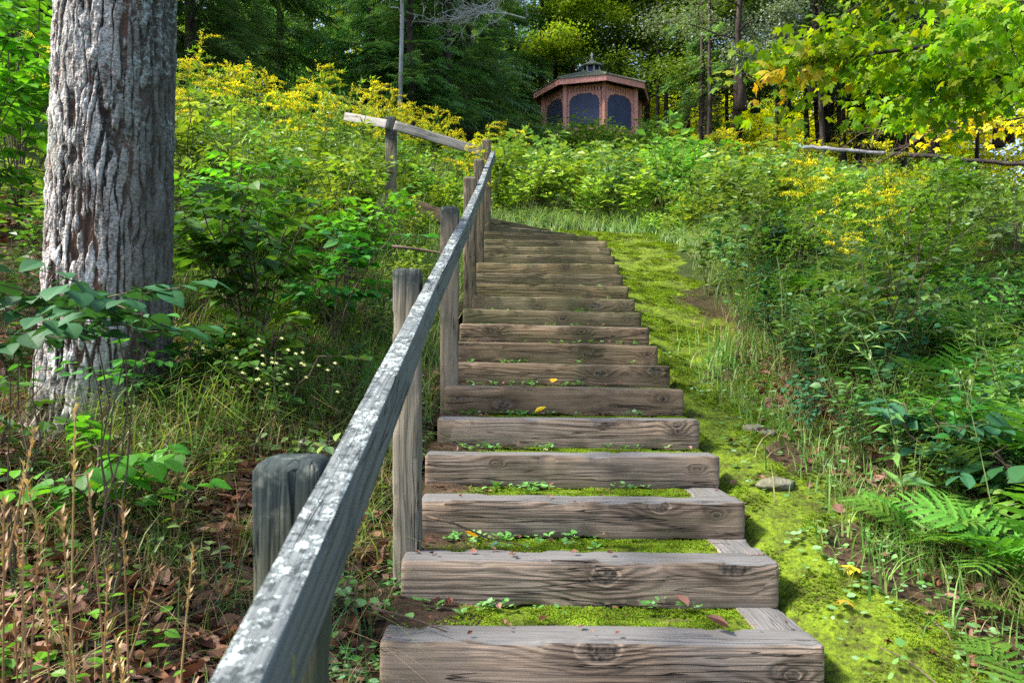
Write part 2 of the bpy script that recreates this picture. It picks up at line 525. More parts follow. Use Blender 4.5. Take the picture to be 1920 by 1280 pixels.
def plain(name, c1, c2, scale=20, rough=.8, bump=.4, bd=.005, stretch=(1, 1, 1), spec=.3):
    m = N(name, rough)
    m.b.inputs['Specular IOR Level'].default_value = spec
    o = m.map(m.obj(), stretch)
    n1 = m.noise(o, scale, 5, .65)
    m.color(m.ramp(n1, [(.3, c1), (.7, c2)]))
    m.bump(n1, bump, bd)
    return m.m
M_stem = plain('green_stem', (.06, .09, .02), (.12, .15, .04), 30)
M_twig = plain('brown_twig', (.045, .03, .02), (.13, .09, .06), 40)
M_twiggrey = plain('grey_dead_twig', (.25, .24, .24), (.55, .54, .53), 30)
M_bark_dark = plain('dark_hemlock_bark', (.015, .012, .010), (.075, .055, .045), 7, .95, .9, .05, (1, 1, .25))
M_bark_log = plain('weathered_log_bark', (.08, .08, .09), (.24, .24, .26), 6, .9, .6, .03)
M_bark_grey = plain('grey_bark', (.12, .12, .13), (.32, .33, .34), 6, .9, .6, .03, (1, 1, .3))
M_stone = plain('pale_stone', (.07, .075, .035), (.22, .20, .15), 26, .9, 1, .02)
M_redwood = plain('reddish_stained_wood', (.48, .19, .155), (.66, .33, .28), 9, .7, .3, .004)
M_screen = plain('dark_insect_screen', (.032, .04, .085), (.045, .056, .115), 3, .45, .0)
M_cupola = plain('grey_weathered_paint', (.34, .35, .40), (.62, .63, .68), 12, .7)
M_dark = plain('painted_interior_shade', (.01, .01, .01), (.02, .02, .02), 5, .8)

def shingle_mat():
    m = N('mossy_shingle', .9)
    o = m.obj()
    n1 = m.noise(o, 8, 5, .7)
    n2 = m.noise(o, 40, 3, .6)
    c = m.ramp(n1, [(.35, (.10, .11, .09)), (.5, (.2, .21, .17)), (.62, (.16, .2, .09)), (.75, (.32, .33, .28))])
    m.color(m.mix(m.mr(n2, .4, .7, 0, .5), c, (.05, .06, .04)))
    m.bump(m.math('ADD', n1, n2), .8, .02)
    return m.m
M_shingle = shingle_mat()

def bark_mat():
    m = N('furrowed_pale_bark', .9)
    m.b.inputs['Specular IOR Level'].default_value = .2
    h = m.n('Attribute', attribute_name='ridge').outputs['Fac']
    o = m.obj()
    n1 = m.noise(m.map(o, (1, 1, .45)), 11, 5, .65)
    n2 = m.noise(m.map(o, (1, 1, 1.8)), 70, 4, .75)
    n3 = m.noise(m.map(o, (1, 1, .6)), 2.6, 3)
    plate = m.ramp(m.math('ADD', m.math('MULTIPLY', n1, .5), m.math('MULTIPLY', n2, .5)),
                   [(.38, (.05, .04, .033)), (.45, (.15, .125, .105)), (.52, (.38, .345, .32)), (.61, (.78, .75, .72))])
    # greener pale crust on the lower trunk, blue-grey tufts of lichen above
    plate = m.mix(m.mr(n3, .48, .62, 0, .5), plate, (.36, .38, .30))
    rnd = m.noise(m.map(o, (1, 1, .12)), 9, 2)
    fur = m.ramp(rnd, [(.4, (.025, .018, .015)), (.52, (.07, .045, .033)), (.62, (.17, .085, .055))])
    c = m.mix(m.mr(m.math('ADD', h, m.math('MULTIPLY', m.math('SUBTRACT', n2, .5), .9)), .3, .75, 0, 1), fur, plate)
    sp = m.n('SeparateXYZ')
    m.set(sp.inputs[0], o)
    # shade on the side away from the light, painted into the bark colour
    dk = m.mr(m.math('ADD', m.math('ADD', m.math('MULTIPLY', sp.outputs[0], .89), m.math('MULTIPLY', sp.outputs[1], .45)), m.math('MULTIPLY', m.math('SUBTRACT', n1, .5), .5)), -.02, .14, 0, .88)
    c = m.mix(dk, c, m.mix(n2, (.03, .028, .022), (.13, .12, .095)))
    hi = m.mr(m.math('ADD', sp.outputs[2], m.math('MULTIPLY', m.math('SUBTRACT', n3, .5), 2.2)), 1.0, 1.5, 0, 1)
    lt = m.math('MULTIPLY', m.mr(m.noise(o, 46, 5, .75), .52, .56, 0, 1), m.mr(m.noise(o, 6, 3), .42, .55, 0, 1))
    lt = m.math('MULTIPLY', lt, m.mr(hi, 0, 1, .12, .9))
    c = m.mix(lt, c, m.mix(m.noise(o, 150, 2), (.16, .21, .20), (.46, .52, .48)))
    blk = m.math('MULTIPLY', m.mr(m.noise(o, 33, 5, .75), .53, .57, 0, .8), m.mr(hi, 0, 1, .1, .75))
    c = m.mix(blk, c, (.03, .03, .026))
    # moss at the foot
    ft = m.mr(m.math('ADD', sp.outputs[2], m.math('MULTIPLY', n1, .5)), .55, .12, 0, .85)
    c = m.mix(ft, c, m.mix(n2, (.02, .03, .008), (.09, .085, .04)))
    m.color(c)
    m.bump(m.math('ADD', n1, m.math('MULTIPLY', n2, .8)), .8, .012)
    return m.m
M_bark = bark_mat()

# ------------------------------------------------------------------ the ground sheet
def axis(segs):
    out = [segs[0][0]]
    for a, b, s in segs:
        n = max(1, int(round((b - a) / s)))
        out += list(a + (b - a) * (np.arange(n) + 1) / n)
    return np.array(out)
gx = axis([(-90, -20, 5), (-20, -6, .7), (-6, -2.2, .14), (-2.2, 2.6, .035), (2.6, 7, .14), (7, 25, .8), (25, 90, 5)])
gy = axis([(-14, -1, 1), (-1, 1, .15), (1, 5.5, .035), (5.5, 11, .07), (11, 30, .3), (30, 60, 1), (60, 120, 5)])
X, Y = np.meshgrid(gx, gy)
Z = G(X, Y)
mb = MB()
mb.add(np.stack((X, Y, Z), -1), gridfaces(len(gx), len(gy)))
green = sstep(1.2, 2.2, X) + sstep(6, 8, Y) + sstep(-.2, .1, Y * 0 - 1) + sstep(-3, -6, X)
ground = mb.build('ground', M_ground, smooth=True, attrs={'moss': mossmask(X, Y), 'green': np.clip(green, 0, 1), 'field': sstep(36, 40, Y)})
tag(ground, kind='structure')

# ------------------------------------------------------------------ stairs
def beam(L, W, H, bev=.011, seg=None, warp=.002, rng=None, endchamfer=0.0, V3=None):
    """box along local X from 0 to L; y 0..W, z -H..0; rounded edges, slightly uneven"""
    b = bev
    prof = []
    for (cy, cz, a0) in ((W - b, -b, 0), (b, -b, 90), (b, -H + b, 180), (W - b, -H + b, 270)):
        for a in (0, 45, 90):
            prof.append((cy + b * cos(rad(a0 + a)), cz + b * sin(rad(a0 + a))))
    prof = np.array(prof)
    # extra points along the long sides
    pts = []
    for i in range(12):
        p, q = prof[i], prof[(i + 1) % 12]
        pts.append(p)
        if np.linalg.norm(q - p) > b * 2:
            for t in (.25, .5, .75):
                pts.append(p + (q - p) * t)
    prof = np.array(pts)
    k = len(prof)
    seg = seg or max(2, int(L / .018))
    xs = np.concatenate(([0], [b * .4], np.linspace(b * 1.2, L - b * 1.2, seg), [L - b * .4], [L]))
    ins = np.zeros(len(xs)); ins[0] = ins[-1] = b * .9; ins[1] = ins[-2] = b * .3
    if endchamfer:
        xs[-1] = L; xs[-2] = L - endchamfer * .45; xs[-3] = L - endchamfer
        ins[-1] = endchamfer * .9; ins[-2] = endchamfer * .32
    c = np.array((W / 2, -H / 2))
    sc = 1 - 2 * ins[:, None, None] / np.array((W, H))
    YZ = c + (prof[None] - c) * sc
    s = rng.rand() * 90 if rng is not None else 0
    nz1 = fbm(xs[:, None] * 3 + s, prof[None, :, 0] * 14, prof[None, :, 1] * 14, 3) - .5
    YZ = YZ + (YZ - c) / np.array((W / 2, H / 2)) * (nz1 * warp * 3)[..., None]
    # chipped and worn arrises
    cx_ = np.minimum(np.abs(YZ[..., 0] - 0), np.abs(YZ[..., 0] - W)) < b * 1.2
    cz_ = np.minimum(np.abs(YZ[..., 1]), np.abs(YZ[..., 1] + H)) < b * 1.2
    chip = sstep(.52, .72, fbm(xs[:, None] * 9 + s, prof[None, :, 0] * 30, prof[None, :, 1] * 30, 3, 5)) * (cx_ & cz_)
    YZ = YZ - (YZ - c) * (chip * min(.12, .016 / min(W, H)))[..., None] * (warp > .0016)
    V = np.concatenate((np.broadcast_to(xs[:, None, None], (len(xs), k, 1)), YZ), -1).reshape(-1, 3)
    # k runs counter-clockwise seen from +X
    i = np.arange(len(xs) - 1)[:, None] * k
    j = np.arange(k)[None]
    j2 = (j + 1) % k
    Fq = np.stack((i + j, i + j2, i + k + j2, i + k + j), -1).reshape(-1, 4)
    return V, [Fq, np.arange(k)[::-1], (len(xs) - 1) * k + np.arange(k)]

def beam_obj(name, p0, p1, W, H, mat, parent, rng, up=(0, 0, 1), bev=.010, endchamfer=0.0, warp=.003):
    """beam from p0 to p1 (its near top edge); W goes to the local +Y side, H hangs down"""
    p0, p1 = Vector(p0), Vector(p1)
    x = (p1 - p0).normalized()
    z = Vector(up)
    y = z.cross(x).normalized()
    z = x.cross(y)
    mb = MB()
    V, Fs = beam((p1 - p0).length, W, H, bev, warp=warp, rng=rng, endchamfer=endchamfer)
    mb.add(V, Fs)
    o = mb.build(name, mat, parent, smooth=True)
    m = Matrix((x, y, z)).transposed().to_4x4()
    m.translation = p0
    o.matrix_local = m
    me = o.data
    try:
        me.set_sharp_from_angle(angle=rad(40))
    except Exception:
        pass
    return o

STEPS = [  # left px, right px, top edge left py, right py
    (712, 1548, 1199, 1209), (752, 1462, 1047, 1053), (787, 1398, 936, 941), (797, 1350, 851, 855), (820, 1312, 783, 787),
    (833, 1283, 722, 730), (845, 1257, 678, 686), (857, 1234, 640, 648), (862, 1218, 606, 614), (868, 1203, 578, 586),
    (886, 1191, 554, 560), (887, 1179, 531, 536), (888, 1168, 511, 515), (893, 1161, 492, 495), (904, 1153, 476, 479),
    (906, 1146, 461, 464), (907, 1138, 449, 451)]
rng = np.random.RandomState(4)
stairs = thing('timber_staircase', 'long flight of weathered brown timber garden steps climbing the bank', 'staircase', (0, 0, 0))
KNOTS = {0: ((1125, 1220, .034), (1490, 1268, .012)), 1: ((1137, 1080, .026), (1376, 1068, .020)), 2: ((1238, 950, .022), (1344, 966, .009)), 3: ((1305, 882, .008), (930, 870, .006)),
         4: ((1268, 798, .011), (1272, 808, .009)), 5: ((1242, 748, .011), (860, 745, .012)), 6: ((1126, 700, .020), (1231, 696, .026)), 7: ((1100, 664, .016), (1214, 665, .010)),
         8: ((1090, 622, .012), (925, 618, .012)), 9: ((1055, 598, .013), (1173, 600, .010)), 10: ((1170, 572, .012), (1008, 573, .012)), 13: ((1000, 500, .014), (1060, 503, .01))}
SY, SL, SR = [], [], []
for i, (lx, rx, ly, ry) in enumerate(STEPS):
    d = 2.22 + .357 * i
    A, B = P(lx, ly, d), P(rx, ry, d + rng.uniform(-.012, .012))
    m = M_step_near if i < 5 else (M_step_mid if i < 9 else M_step_far)
    H = .152 if i < 2 else .14
    st = beam_obj('step_timber', A, B, .14, H, m, stairs, rng)
    for kn, (kx, ky, kr) in zip(('knot_a', 'knot_b'), KNOTS.get(i, ())):
        q = P(kx, ky, d)
        st[kn] = (float(q[0] - A[0]), float(q[2] - A[2] - (B[2] - A[2]) * (q[0] - A[0]) / (B[0] - A[0])), kr)
    SY.append(d); SL.append(A); SR.append(B)
mb = MB()
ri = np.random.RandomState(3)
for cpx in (1100, 1108, 1132, 1141):
    for k in range(9):
        if ri.rand() < .3: continue
        q = P(cpx, 1066 + k * 4.2, 2.577 - .004)
        V = [q + (dx, 0, dz) for dx, dz in ((0, 0), (.0028, 0), (.0028, -.0028), (0, -.0028))]
        mb.add(V, np.array([(0, 3, 2, 1)]))
M_ink = plain('faded_ink', (.03, .03, .04), (.08, .075, .08), 60)
mb.build('ink_stamp', M_ink, stairs)
# side boards between one timber and the next
for i in range(3):
    a = SR[i] + np.array((-.148, .142, -.004))
    b = SR[i] + np.array((-.148, SY[i + 1] - SY[i] + .03, -.004))
    # beam's W goes to the left of its direction, so run it from the far end
    beam_obj('side_timber', (b[0], b[1], b[2]), (a[0], a[1], a[2]), .146, .13, M_step_near if i < 5 else M_step_mid, stairs, rng, bev=.006)
# winders at the top, turning left round the corner post
PV = P(907, 433, 8.27)
for k, (ang, dz, L, dy) in enumerate(((13, 0, 1.25, 0), (30, .10, 1.2, .12), (46, .20, 1.15, .22))):
    a = np.array((PV[0] - .02 * k - .12 * max(0, k - 2), PV[1] + dy, PV[2] + dz))
    b = a + np.array((cos(rad(ang)), sin(rad(ang)), 0)) * L + np.array((0, 0, -.01))
    beam_obj('step_timber', a, b, .14, .14, M_step_far, stairs, rng)
sb0, sb1 = P(778, 374, 8.15), P(835, 392, 8.2)
beam_obj('side_timber', sb0, sb1, .12, .17, M_step_mid, stairs, rng)

# earth behind each timber
mb = MB()
for i in range(16):
    y0, y1 = SY[i] + .12, SY[i + 1] + .03
    nx, ny = 70, 12
    xs = np.linspace(SL[i][0] - .05, SR[i][0] - .09, nx)
    ys = np.linspace(y0, y1, ny)
    XX, YY = np.meshgrid(xs, ys)
    t = (XX - SL[i][0]) / (SR[i][0] - SL[i][0])
    zz = SL[i][2] + (SR[i][2] - SL[i][2]) * t - .016 + (fbm(XX * 14, YY * 14, seed=9) - .5) * .018
    zz = zz + .03 * (1 - sstep(.0, .25, t)) * sstep(y0, y1, YY) - .12 * (1 - sstep(-.06, .0, t))
    mb.add(np.stack((XX, YY, zz), -1), gridfaces(nx, ny))
VV = np.concatenate(mb.V)
tm = .5 + .5 * sstep(-.30, .1, VV[:, 0] + (fbm(VV[:, 0] * 5, VV[:, 1] * 5, seed=8) - .5) * .5)
tag(mb.build('soil', M_ground, smooth=True, attrs={'moss': tm * 1.0 - .45 * (VV[:, 0] < -.1), 'green': tm * 0, 'field': tm * 0}), kind='structure')

# ------------------------------------------------------------------ railings
def post(parent, px, top, bot, y, wdt, mat, cap=.02, lean=0.0, depth=None):
    c = P(px, top, y)
    z0 = P(px, bot, y)[2] - .15
    h = wdt
    p0 = Vector((c[0] - wdt / 2 + lean, y, z0)); p1 = Vector((c[0] - wdt / 2, y, c[2]))
    # local X is up; y axis -> world -Y.. build so the section spans wdt in x and y
    return beam_obj('post', p0 + Vector((0, 0, 0)), p1, h, h, mat, parent, rng, up=(-1, 0, 0), bev=.006, endchamfer=cap)

rl = thing('lower_railing', 'lichen crusted handrail on square posts along the left side of the steps', 'railing')
POSTS = [  # px centre, top, base, distance, width, material
    (534, 862, 1500, 1.06, .091, M_post_dark, .016), (762, 503, 1018, 2.67, .091, M_post, .006), (842, 386, 722, 4.05, .091, M_post, .012),
    (881, 331, 578, 5.8, .091, M_post_far, .012), (898, 298, 496, 6.9, .091, M_post_far, .010), (912, 261, 432, 8.3, .091, M_post_far, .010)]
pobj = [post(rl, *a[:7]) for a in POSTS]
# dark end grain cap on the near post
# rail line (left top edge) as pixel + distance
RL = [(P(170, 1680, .45)), P(603, 884, 1.06), P(796, 531, 2.67), P(861, 415, 4.05), P(894, 348, 5.8), P(907, 315, 6.95), P(921, 283, 8.4)]
RL[0] = RL[1] + (RL[1] - RL[2]) * .42
RL = [Vector(p) for p in RL]
seq = [(0, 3), (3, 5), (5, 6)]
rail_pts = [RL[0], RL[3], RL[5], RL[6]]
mids = [[RL[0], RL[1], RL[2], RL[3]], [RL[3], RL[4], RL[5]], [RL[5], RL[6]]]
def rail_piece(pts, W, H, mat, parent, name='rail'):
    """one board following its points (they are nearly in line)"""
    p0, p1 = pts[0], pts[-1]
    x = (p1 - p0).normalized()
    y = Vector((0, 0, 1)).cross(x).normalized()      # to the left
    z = x.cross(y)
    mb = MB()
    L = (p1 - p0).length
    V, Fs = beam(L, W, H, .004, seg=int(L / .03), warp=.0015, rng=rng)
    V[:, 1] -= W                                   # W spans to the right of the line
    # bend to the intermediate points
    s = [(p - p0).dot(x) for p in pts]
    oy = [(p - p0).dot(y) for p in pts]
    oz = [(p - p0).dot(z) for p in pts]
    V[:, 1] += np.interp(V[:, 0], s, oy)
    V[:, 2] += np.interp(V[:, 0], s, oz)
    mb.add(V, Fs)
    o = mb.build(name, mat, parent, smooth=True)
    m = Matrix((x, y, z)).transposed().to_4x4()
    m.translation = p0
    o.matrix_local = m
    try: o.data.set_sharp_from_angle(angle=rad(40))
    except Exception: pass
    return o
for q in mids:
    rail_piece(q, .043, .09, M_rail, rl)

ru = thing('upper_railing', 'pale bleached handrail crossing to the left above the top of the steps', 'railing')
post(ru, 732, 218, 420, 8.2, .108, M_post, .008)
q0, q1, q2 = [Vector(P(*a)) for a in ((652, 212, 8.6), (731, 226, 8.1), (902, 277, 8.22))]
rail_piece([q0, q1], .04, .085, M_rail2, ru)
rail_piece([q1 + Vector((0.06, -.004, -.012)), q2], .04, .095, M_rail2, ru)
# ------------------------------------------------------------------ leaf templates (unit length along +Y)
def T_lance(w=.13, fold=.05, droop=.12):
    V = [(0, 0, 0), (w, .42, fold - droop * .2), (0, .45, -droop * .2), (-w, .42, fold - droop * .2), (0, 1, -droop)]
    return np.array(V, float), [np.array([(0, 1, 2), (0, 2, 3), (1, 4, 2), (2, 4, 3)])]
def T_rhomb(w=.3, fold=.08):
    V = [(0, 0, 0), (w, .45, fold), (0, 1, -.08), (-w, .45, fold)]
    return np.array(V, float), [np.array([(0, 1, 2), (0, 2, 3)])]
def T_ovate(w=.3, fold=.06, droop=.16, teeth=False):
    ys = np.array([0, .12, .3, .5, .7, .87, 1.0])
    hw = np.array([.0, .62, .98, 1.0, .72, .33, 0.0]) * w
    V, q = [], []
    for t, h in zip(ys, hw):
        z = -droop * t * t
        V += [(-h, t - (.03 if teeth else 0), z + fold * h / w), (0, t, z), (h, t - (.03 if teeth else 0), z + fold * h / w)]
    F4 = []
    for i in range(len(ys) - 1):
        a = i * 3
        F4 += [(a, a + 1, a + 4, a + 3), (a + 1, a + 2, a + 5, a + 4)]
    return np.array(V, float), [np.array(F4)]
def T_maple(curl=.08):
    pts = [(0, 0), (.16, -.02), (.34, .02), (.27, .13), (.46, .30), (.62, .42), (.50, .52), (.38, .50), (.20, .42), (.24, .66), (.13, .72), (0, 1.0)]
    full = pts + [(-x, y) for x, y in pts[-2:0:-1]]
    V = [(0, .38, 0)] + [(x, y, -curl * (x * x * 3 + (y - .38) ** 2 * 2)) for x, y in full]
    n = len(full)
    Fs = np.array([(0, 1 + i, 1 + (i + 1) % n) for i in range(n)])
    return np.array(V, float), [Fs]
def T_blade(w=.012, bend=.5, seg=4):
    V, F4 = [], []
    for i in range(seg + 1):
        t = i / seg
        ww = w * (1 - t * .92)
        y = bend * t * t
        z = t - .35 * bend * t * t * t
        V += [(-ww, y, z), (ww, y, z)]
        if i:
            a = 2 * i
            F4.append((a - 2, a - 1, a + 1, a))
    return np.array(V, float), [np.array(F4)]
LANCE, RHOMB, OVATE, MAPLE = T_lance(), T_rhomb(), T_ovate(), T_maple()
TOOTH = T_ovate(.36, .05, .2, True)
ROUND = T_ovate(.42, .03, .05)
def T_pinna(w=.085, n=9, teeth=.35, curve=.12):
    """long narrow lobed leaflet"""
    V, F4 = [], []
    for i in range(n + 1):
        t = i / n
        h = w * (sin(pi * min(1, (t * .93 + .07))) ** .6) * (1 - .55 * t) * (1 if i % 2 else 1 - teeth)
        if i == n: h = .002
        y = t
        z = -curve * t * t
        V += [(-h, y, z + .01), (0, y - .0, z), (h, y, z + .01)]
        if i:
            a = 3 * i
            F4 += [(a - 3, a - 2, a + 1, a), (a - 2, a - 1, a + 2, a + 1)]
    return np.array(V, float), [np.array(F4)]
PINNA = T_pinna(.135, 11, .45)
PINNA_S = T_pinna(.14, 5, .4)

def rot2(V, a):
    c, s = cos(a), sin(a)
    return V @ np.array(((c, s, 0), (-s, c, 0), (0, 0, 1)))

# ------------------------------------------------------------------ plant makers: return dict(part name -> (MB, material))
def mk_goldenrod(seed, h=1.2, bloom=True, leafmat=L_gold, simple=False):
    r = np.random.RandomState(seed)
    st, lf, fl = MB(), MB(), MB()
    n = 8
    t = np.linspace(0, 1, n)
    az = r.rand() * 2 * pi
    lean = r.uniform(.05, .22) * h
    path = np.stack((np.cos(az) * lean * t ** 2.2, np.sin(az) * lean * t ** 2.2, h * t), -1)
    st.add(*tube(path, .0045 * (1 - .6 * t), 4))
    k = 46 if not simple else 26
    tt = r.uniform(.12, .97, k)
    O = np.stack([np.interp(tt, t, path[:, i]) for i in range(3)], -1)
    a = np.arange(k) * 2.4 + r.rand(k)
    el = r.uniform(-.25, .55, k)
    D = np.stack((np.cos(a) * np.cos(el), np.sin(a) * np.cos(el), np.sin(el)), -1)
    Ls = (.13 if not simple else .16) * h * (1.15 - .65 * tt) * r.uniform(.7, 1.2, k)
    lf.inst(LANCE, frames(D, roll=r.normal(0, .3, k)) * Ls[:, None, None], O)
    # side shoots near the top
    ns = r.randint(9, 13) if not simple else 5
    for q in range(ns):
        t0 = r.uniform(.62, .98)
        p = np.array([np.interp(t0, t, path[:, i]) for i in range(3)])
        aa = r.rand() * 2 * pi
        ll = h * r.uniform(.14, .3) * (1.25 - t0 * .5)
        u = np.linspace(0, 1, 6)
        sp = p + np.stack((np.cos(aa) * ll * u, np.sin(aa) * ll * u, ll * (.75 * u - .55 * u * u)), -1)
        st.add(*tube(sp, .002, 3, False))
        k2 = 9
        u2 = r.rand(k2)
        O2 = np.stack([np.interp(u2, u, sp[:, i]) for i in range(3)], -1)
        D2 = nrm(r.normal(0, 1, (k2, 3)) + np.array((cos(aa), sin(aa), .3)) * 1.2)
        lf.inst(LANCE, frames(D2) * (.06 * h * r.uniform(.6, 1.2, k2))[:, None, None], O2)
        if bloom:
            k3 = 95 if not simple else 34
            u3 = r.uniform(.15, 1, k3)
            O3 = np.stack([np.interp(u3, u, sp[:, i]) for i in range(3)], -1) + r.normal(0, 1, (k3, 3)) * (.006, .006, .009) + np.array((0, 0, .010))
            D3 = nrm(r.normal(0, 1, (k3, 3)) + np.array((0, 0, .6)))
            fl.inst(RHOMB, frames(D3) * (r.uniform(.012, .024, k3))[:, None, None], O3)
    if bloom:
        k3 = 60
        u3 = r.uniform(.86, 1.04, k3)
        O3 = np.stack((np.cos(az) * lean * u3 ** 2.2, np.sin(az) * lean * u3 ** 2.2, h * u3), -1) + r.normal(0, .016, (k3, 3))
        fl.inst(RHOMB, frames(nrm(r.normal(0, 1, (k3, 3)) + np.array((0, 0, .6)))) * (r.uniform(.014, .028, k3))[:, None, None], O3)
    d = {'stem': (st, M_stem), 'leaves': (lf, leafmat)}
    if bloom:
        d['flower_head'] = (fl, L_yel)
    return d

def mk_forb(seed, h=.8, leaf=OVATE, L=.08, stems=4, per=26, mat=L_forb, spread=.35, stemmat=M_stem):
    r = np.random.RandomState(seed)
    st, lf = MB(), MB()
    for s in range(stems):
        n = 7
        t = np.linspace(0, 1, n)
        az = r.rand() * 2 * pi
        hh = h * r.uniform(.65, 1.05)
        ln = spread * h * r.uniform(.2, 1)
        path = np.stack((np.cos(az) * ln * t ** 1.4, np.sin(az) * ln * t ** 1.4, hh * (t - .12 * t ** 3)), -1)
        path[:, :2] += r.normal(0, .02, 2)
        st.add(*tube(path, .004 * (1 - .6 * t), 4))
        tt = r.uniform(.25, 1, per) ** .8
        O = np.stack([np.interp(tt, t, path[:, i]) for i in range(3)], -1)
        a = r.rand(per) * 2 * pi
        el = r.uniform(-.3, .5, per)
        D = np.stack((np.cos(a) * np.cos(el), np.sin(a) * np.cos(el), np.sin(el)), -1)
        pet = L * r.uniform(.2, .9, per)
        Ls = L * r.uniform(.6, 1.25, per)
        lf.inst(leaf, frames(D, roll=r.normal(0, .35, per)) * Ls[:, None, None], O + D * pet[:, None])
    return {'stem': (st, stemmat), 'leaves': (lf, mat)}

def frond_geo(seed, L=.6, arch=.5, n=10, detail=True, mat=None):
    """one frond from the origin, rising then arching along +Y"""
    r = np.random.RandomState(seed)
    mb = MB()
    u = np.linspace(0, 1, 12)
    el = 1.25 - u * (1.0 + arch)
    ds = L / 11
    y = np.concatenate(([0], np.cumsum(np.cos(el[:-1]) * ds)))
    z = np.concatenate(([0], np.cumsum(np.sin(el[:-1]) * ds)))
    path = np.stack((np.zeros(12), y, z), -1)
    V, Fs = tube(path, .0035 * (1 - .8 * u), 3, False)
    mb.add(V, Fs, 0)
    T = PINNA if detail else PINNA_S
    t = np.linspace(.28, .985, n)
    O = np.stack([np.interp(t, u, path[:, i]) for i in range(3)], -1)
    e = np.interp(t, u, el)
    tan = np.stack((np.zeros(n), np.cos(e), np.sin(e)), -1)
    up = np.stack((np.zeros(n), -np.sin(e), np.cos(e)), -1)
    ln = L * .36 * np.sin(np.clip((t - .12) / .9, 0, 1) * pi * .98) ** .75 * r.uniform(.9, 1.08, n)
    for sgn in (-1, 1):
        D = np.array((sgn, 0, 0)) * .92 + tan * (.35 + .5 * t[:, None] ** 3) + up * .12 + r.normal(0, .05, (n, 3))
        mb.inst(T, frames(D, up) * np.stack((ln * 0 + .0 + ln, ln, ln), -1)[:, None, :], O, 0)
    return mb

def mk_fern(seed, L=.6, fronds=7, mat=L_fern, detail=False, drymix=0):
    r = np.random.RandomState(seed)
    out = []
    for k in range(fronds):
        f = frond_geo(seed * 31 + k, L * r.uniform(.7, 1.1), r.uniform(.25, .7), 10 if detail else 9, detail)
        a = k * 2 * pi / fronds + r.uniform(-.4, .4)
        tl = r.uniform(-.15, .35)
        Rz = np.array(((cos(a), -sin(a), 0), (sin(a), cos(a), 0), (0, 0, 1)))
        Rx = np.array(((1, 0, 0), (0, cos(tl), sin(tl)), (0, -sin(tl), cos(tl))))
        m = MB()
        m.merge(f, Rz @ Rx)
        out.append((m, L_fernbrown if r.rand() < drymix else mat))
    return out

def mk_tuft(seed, n=60, h=.3, w=.004, spread=.06, bend=(.3, 1.1)):
    r = np.random.RandomState(seed)
    mb = MB()
    for b in np.linspace(bend[0], bend[1], 5):
        k = n // 5
        a = r.rand(k) * 2 * pi
        c, s = np.cos(a), np.sin(a)
        z = np.zeros(k)
        M = np.stack((np.stack((c, -s, z), -1), np.stack((s, c, z), -1), np.stack((z, z, z + 1), -1)), 1)
        sc = h * r.uniform(.5, 1.1, k)
        O = np.stack((r.normal(0, spread * .5, k), r.normal(0, spread * .5, k), z - .01), -1)
        mb.inst(T_blade(w / h, b), M * sc[:, None, None], O)
    return mb

def protos_single(parts, name):
    """all parts joined as one mesh with several materials (for plants that are small in the picture)"""
    mb, mats = MB(), []
    for k, (m, mat) in enumerate(parts):
        if mat not in mats:
            mats.append(mat)
        mb.merge(m, matmap={q: mats.index(mat) for q in range(8)})
    return mb.mesh(name, mats)

def thing_of(name, parts, label, cat, group=None, partnames=None):
    o = thing(name, label, cat, group=group)
    if isinstance(parts, dict):
        for k, (m, mat) in parts.items():
            m.build(k, mat, o)
    else:
        for k, (m, mat) in enumerate(parts):
            m.build('frond', mat, o)
    return o

def place(o, x, y, z=None, s=1, rz=0, tilt=(0, 0)):
    o.location = (x, y, float(G(x, y)) - .01 if z is None else z)
    o.rotation_euler = (tilt[0], tilt[1], rz)
    o.scale = (s, s, s)
    return o

def visible_px(x, y, z):
    c, s = cos(PITCH), sin(PITCH)
    dy, dz = y, z - CAM_Z
    d = dy * c + dz * s
    v = -dy * s + dz * c
    return 960 + F_PX * x / d, 640 - F_PX * v / d

def spots(n, x0, x1, y0, y1, seed, mind=.2, ok=None, bias=None):
    """poisson-like scatter"""
    r = np.random.RandomState(seed)
    pts = []
    tries = 0
    while len(pts) < n and tries < n * 60:
        tries += 1
        x, y = r.uniform(x0, x1), r.uniform(y0, y1)
        px, py = visible_px(x, y, float(np.interp(y, BY, BZ)) + .6)
        if px < -80 or px > 2000:
            continue
        if ok is not None and not ok(x, y):
            continue
        if any((x - a) ** 2 + (y - b) ** 2 < mind * mind for a, b in pts):
            continue
        pts.append((x, y))
    return pts

PLACED = set()
PLANT_RNG = np.random.RandomState(77)
def populate(name, protos, pts, label, cat, group, smin=.8, smax=1.2, tilt=.1, split=None):
    """protos: list of source things or meshes (first use moves the source, later ones copy it)"""
    r = PLANT_RNG
    for (x, y) in pts:
        k = r.randint(len(protos))
        src = protos[k]
        if isinstance(src, bpy.types.Mesh):
            o = link(name, src)
        elif src.name in PLACED:
            o = copy_tree(src)
        else:
            o = src
        if not isinstance(src, bpy.types.Mesh):
            PLACED.add(src.name)
        for kk in ('label', 'category', 'group'):
            if kk in o: del o[kk]
        tag(o, label, cat, group)
        place(o, x, y, None, r.uniform(smin, smax), r.rand() * 2 * pi, (r.normal(0, tilt), r.normal(0, tilt)))

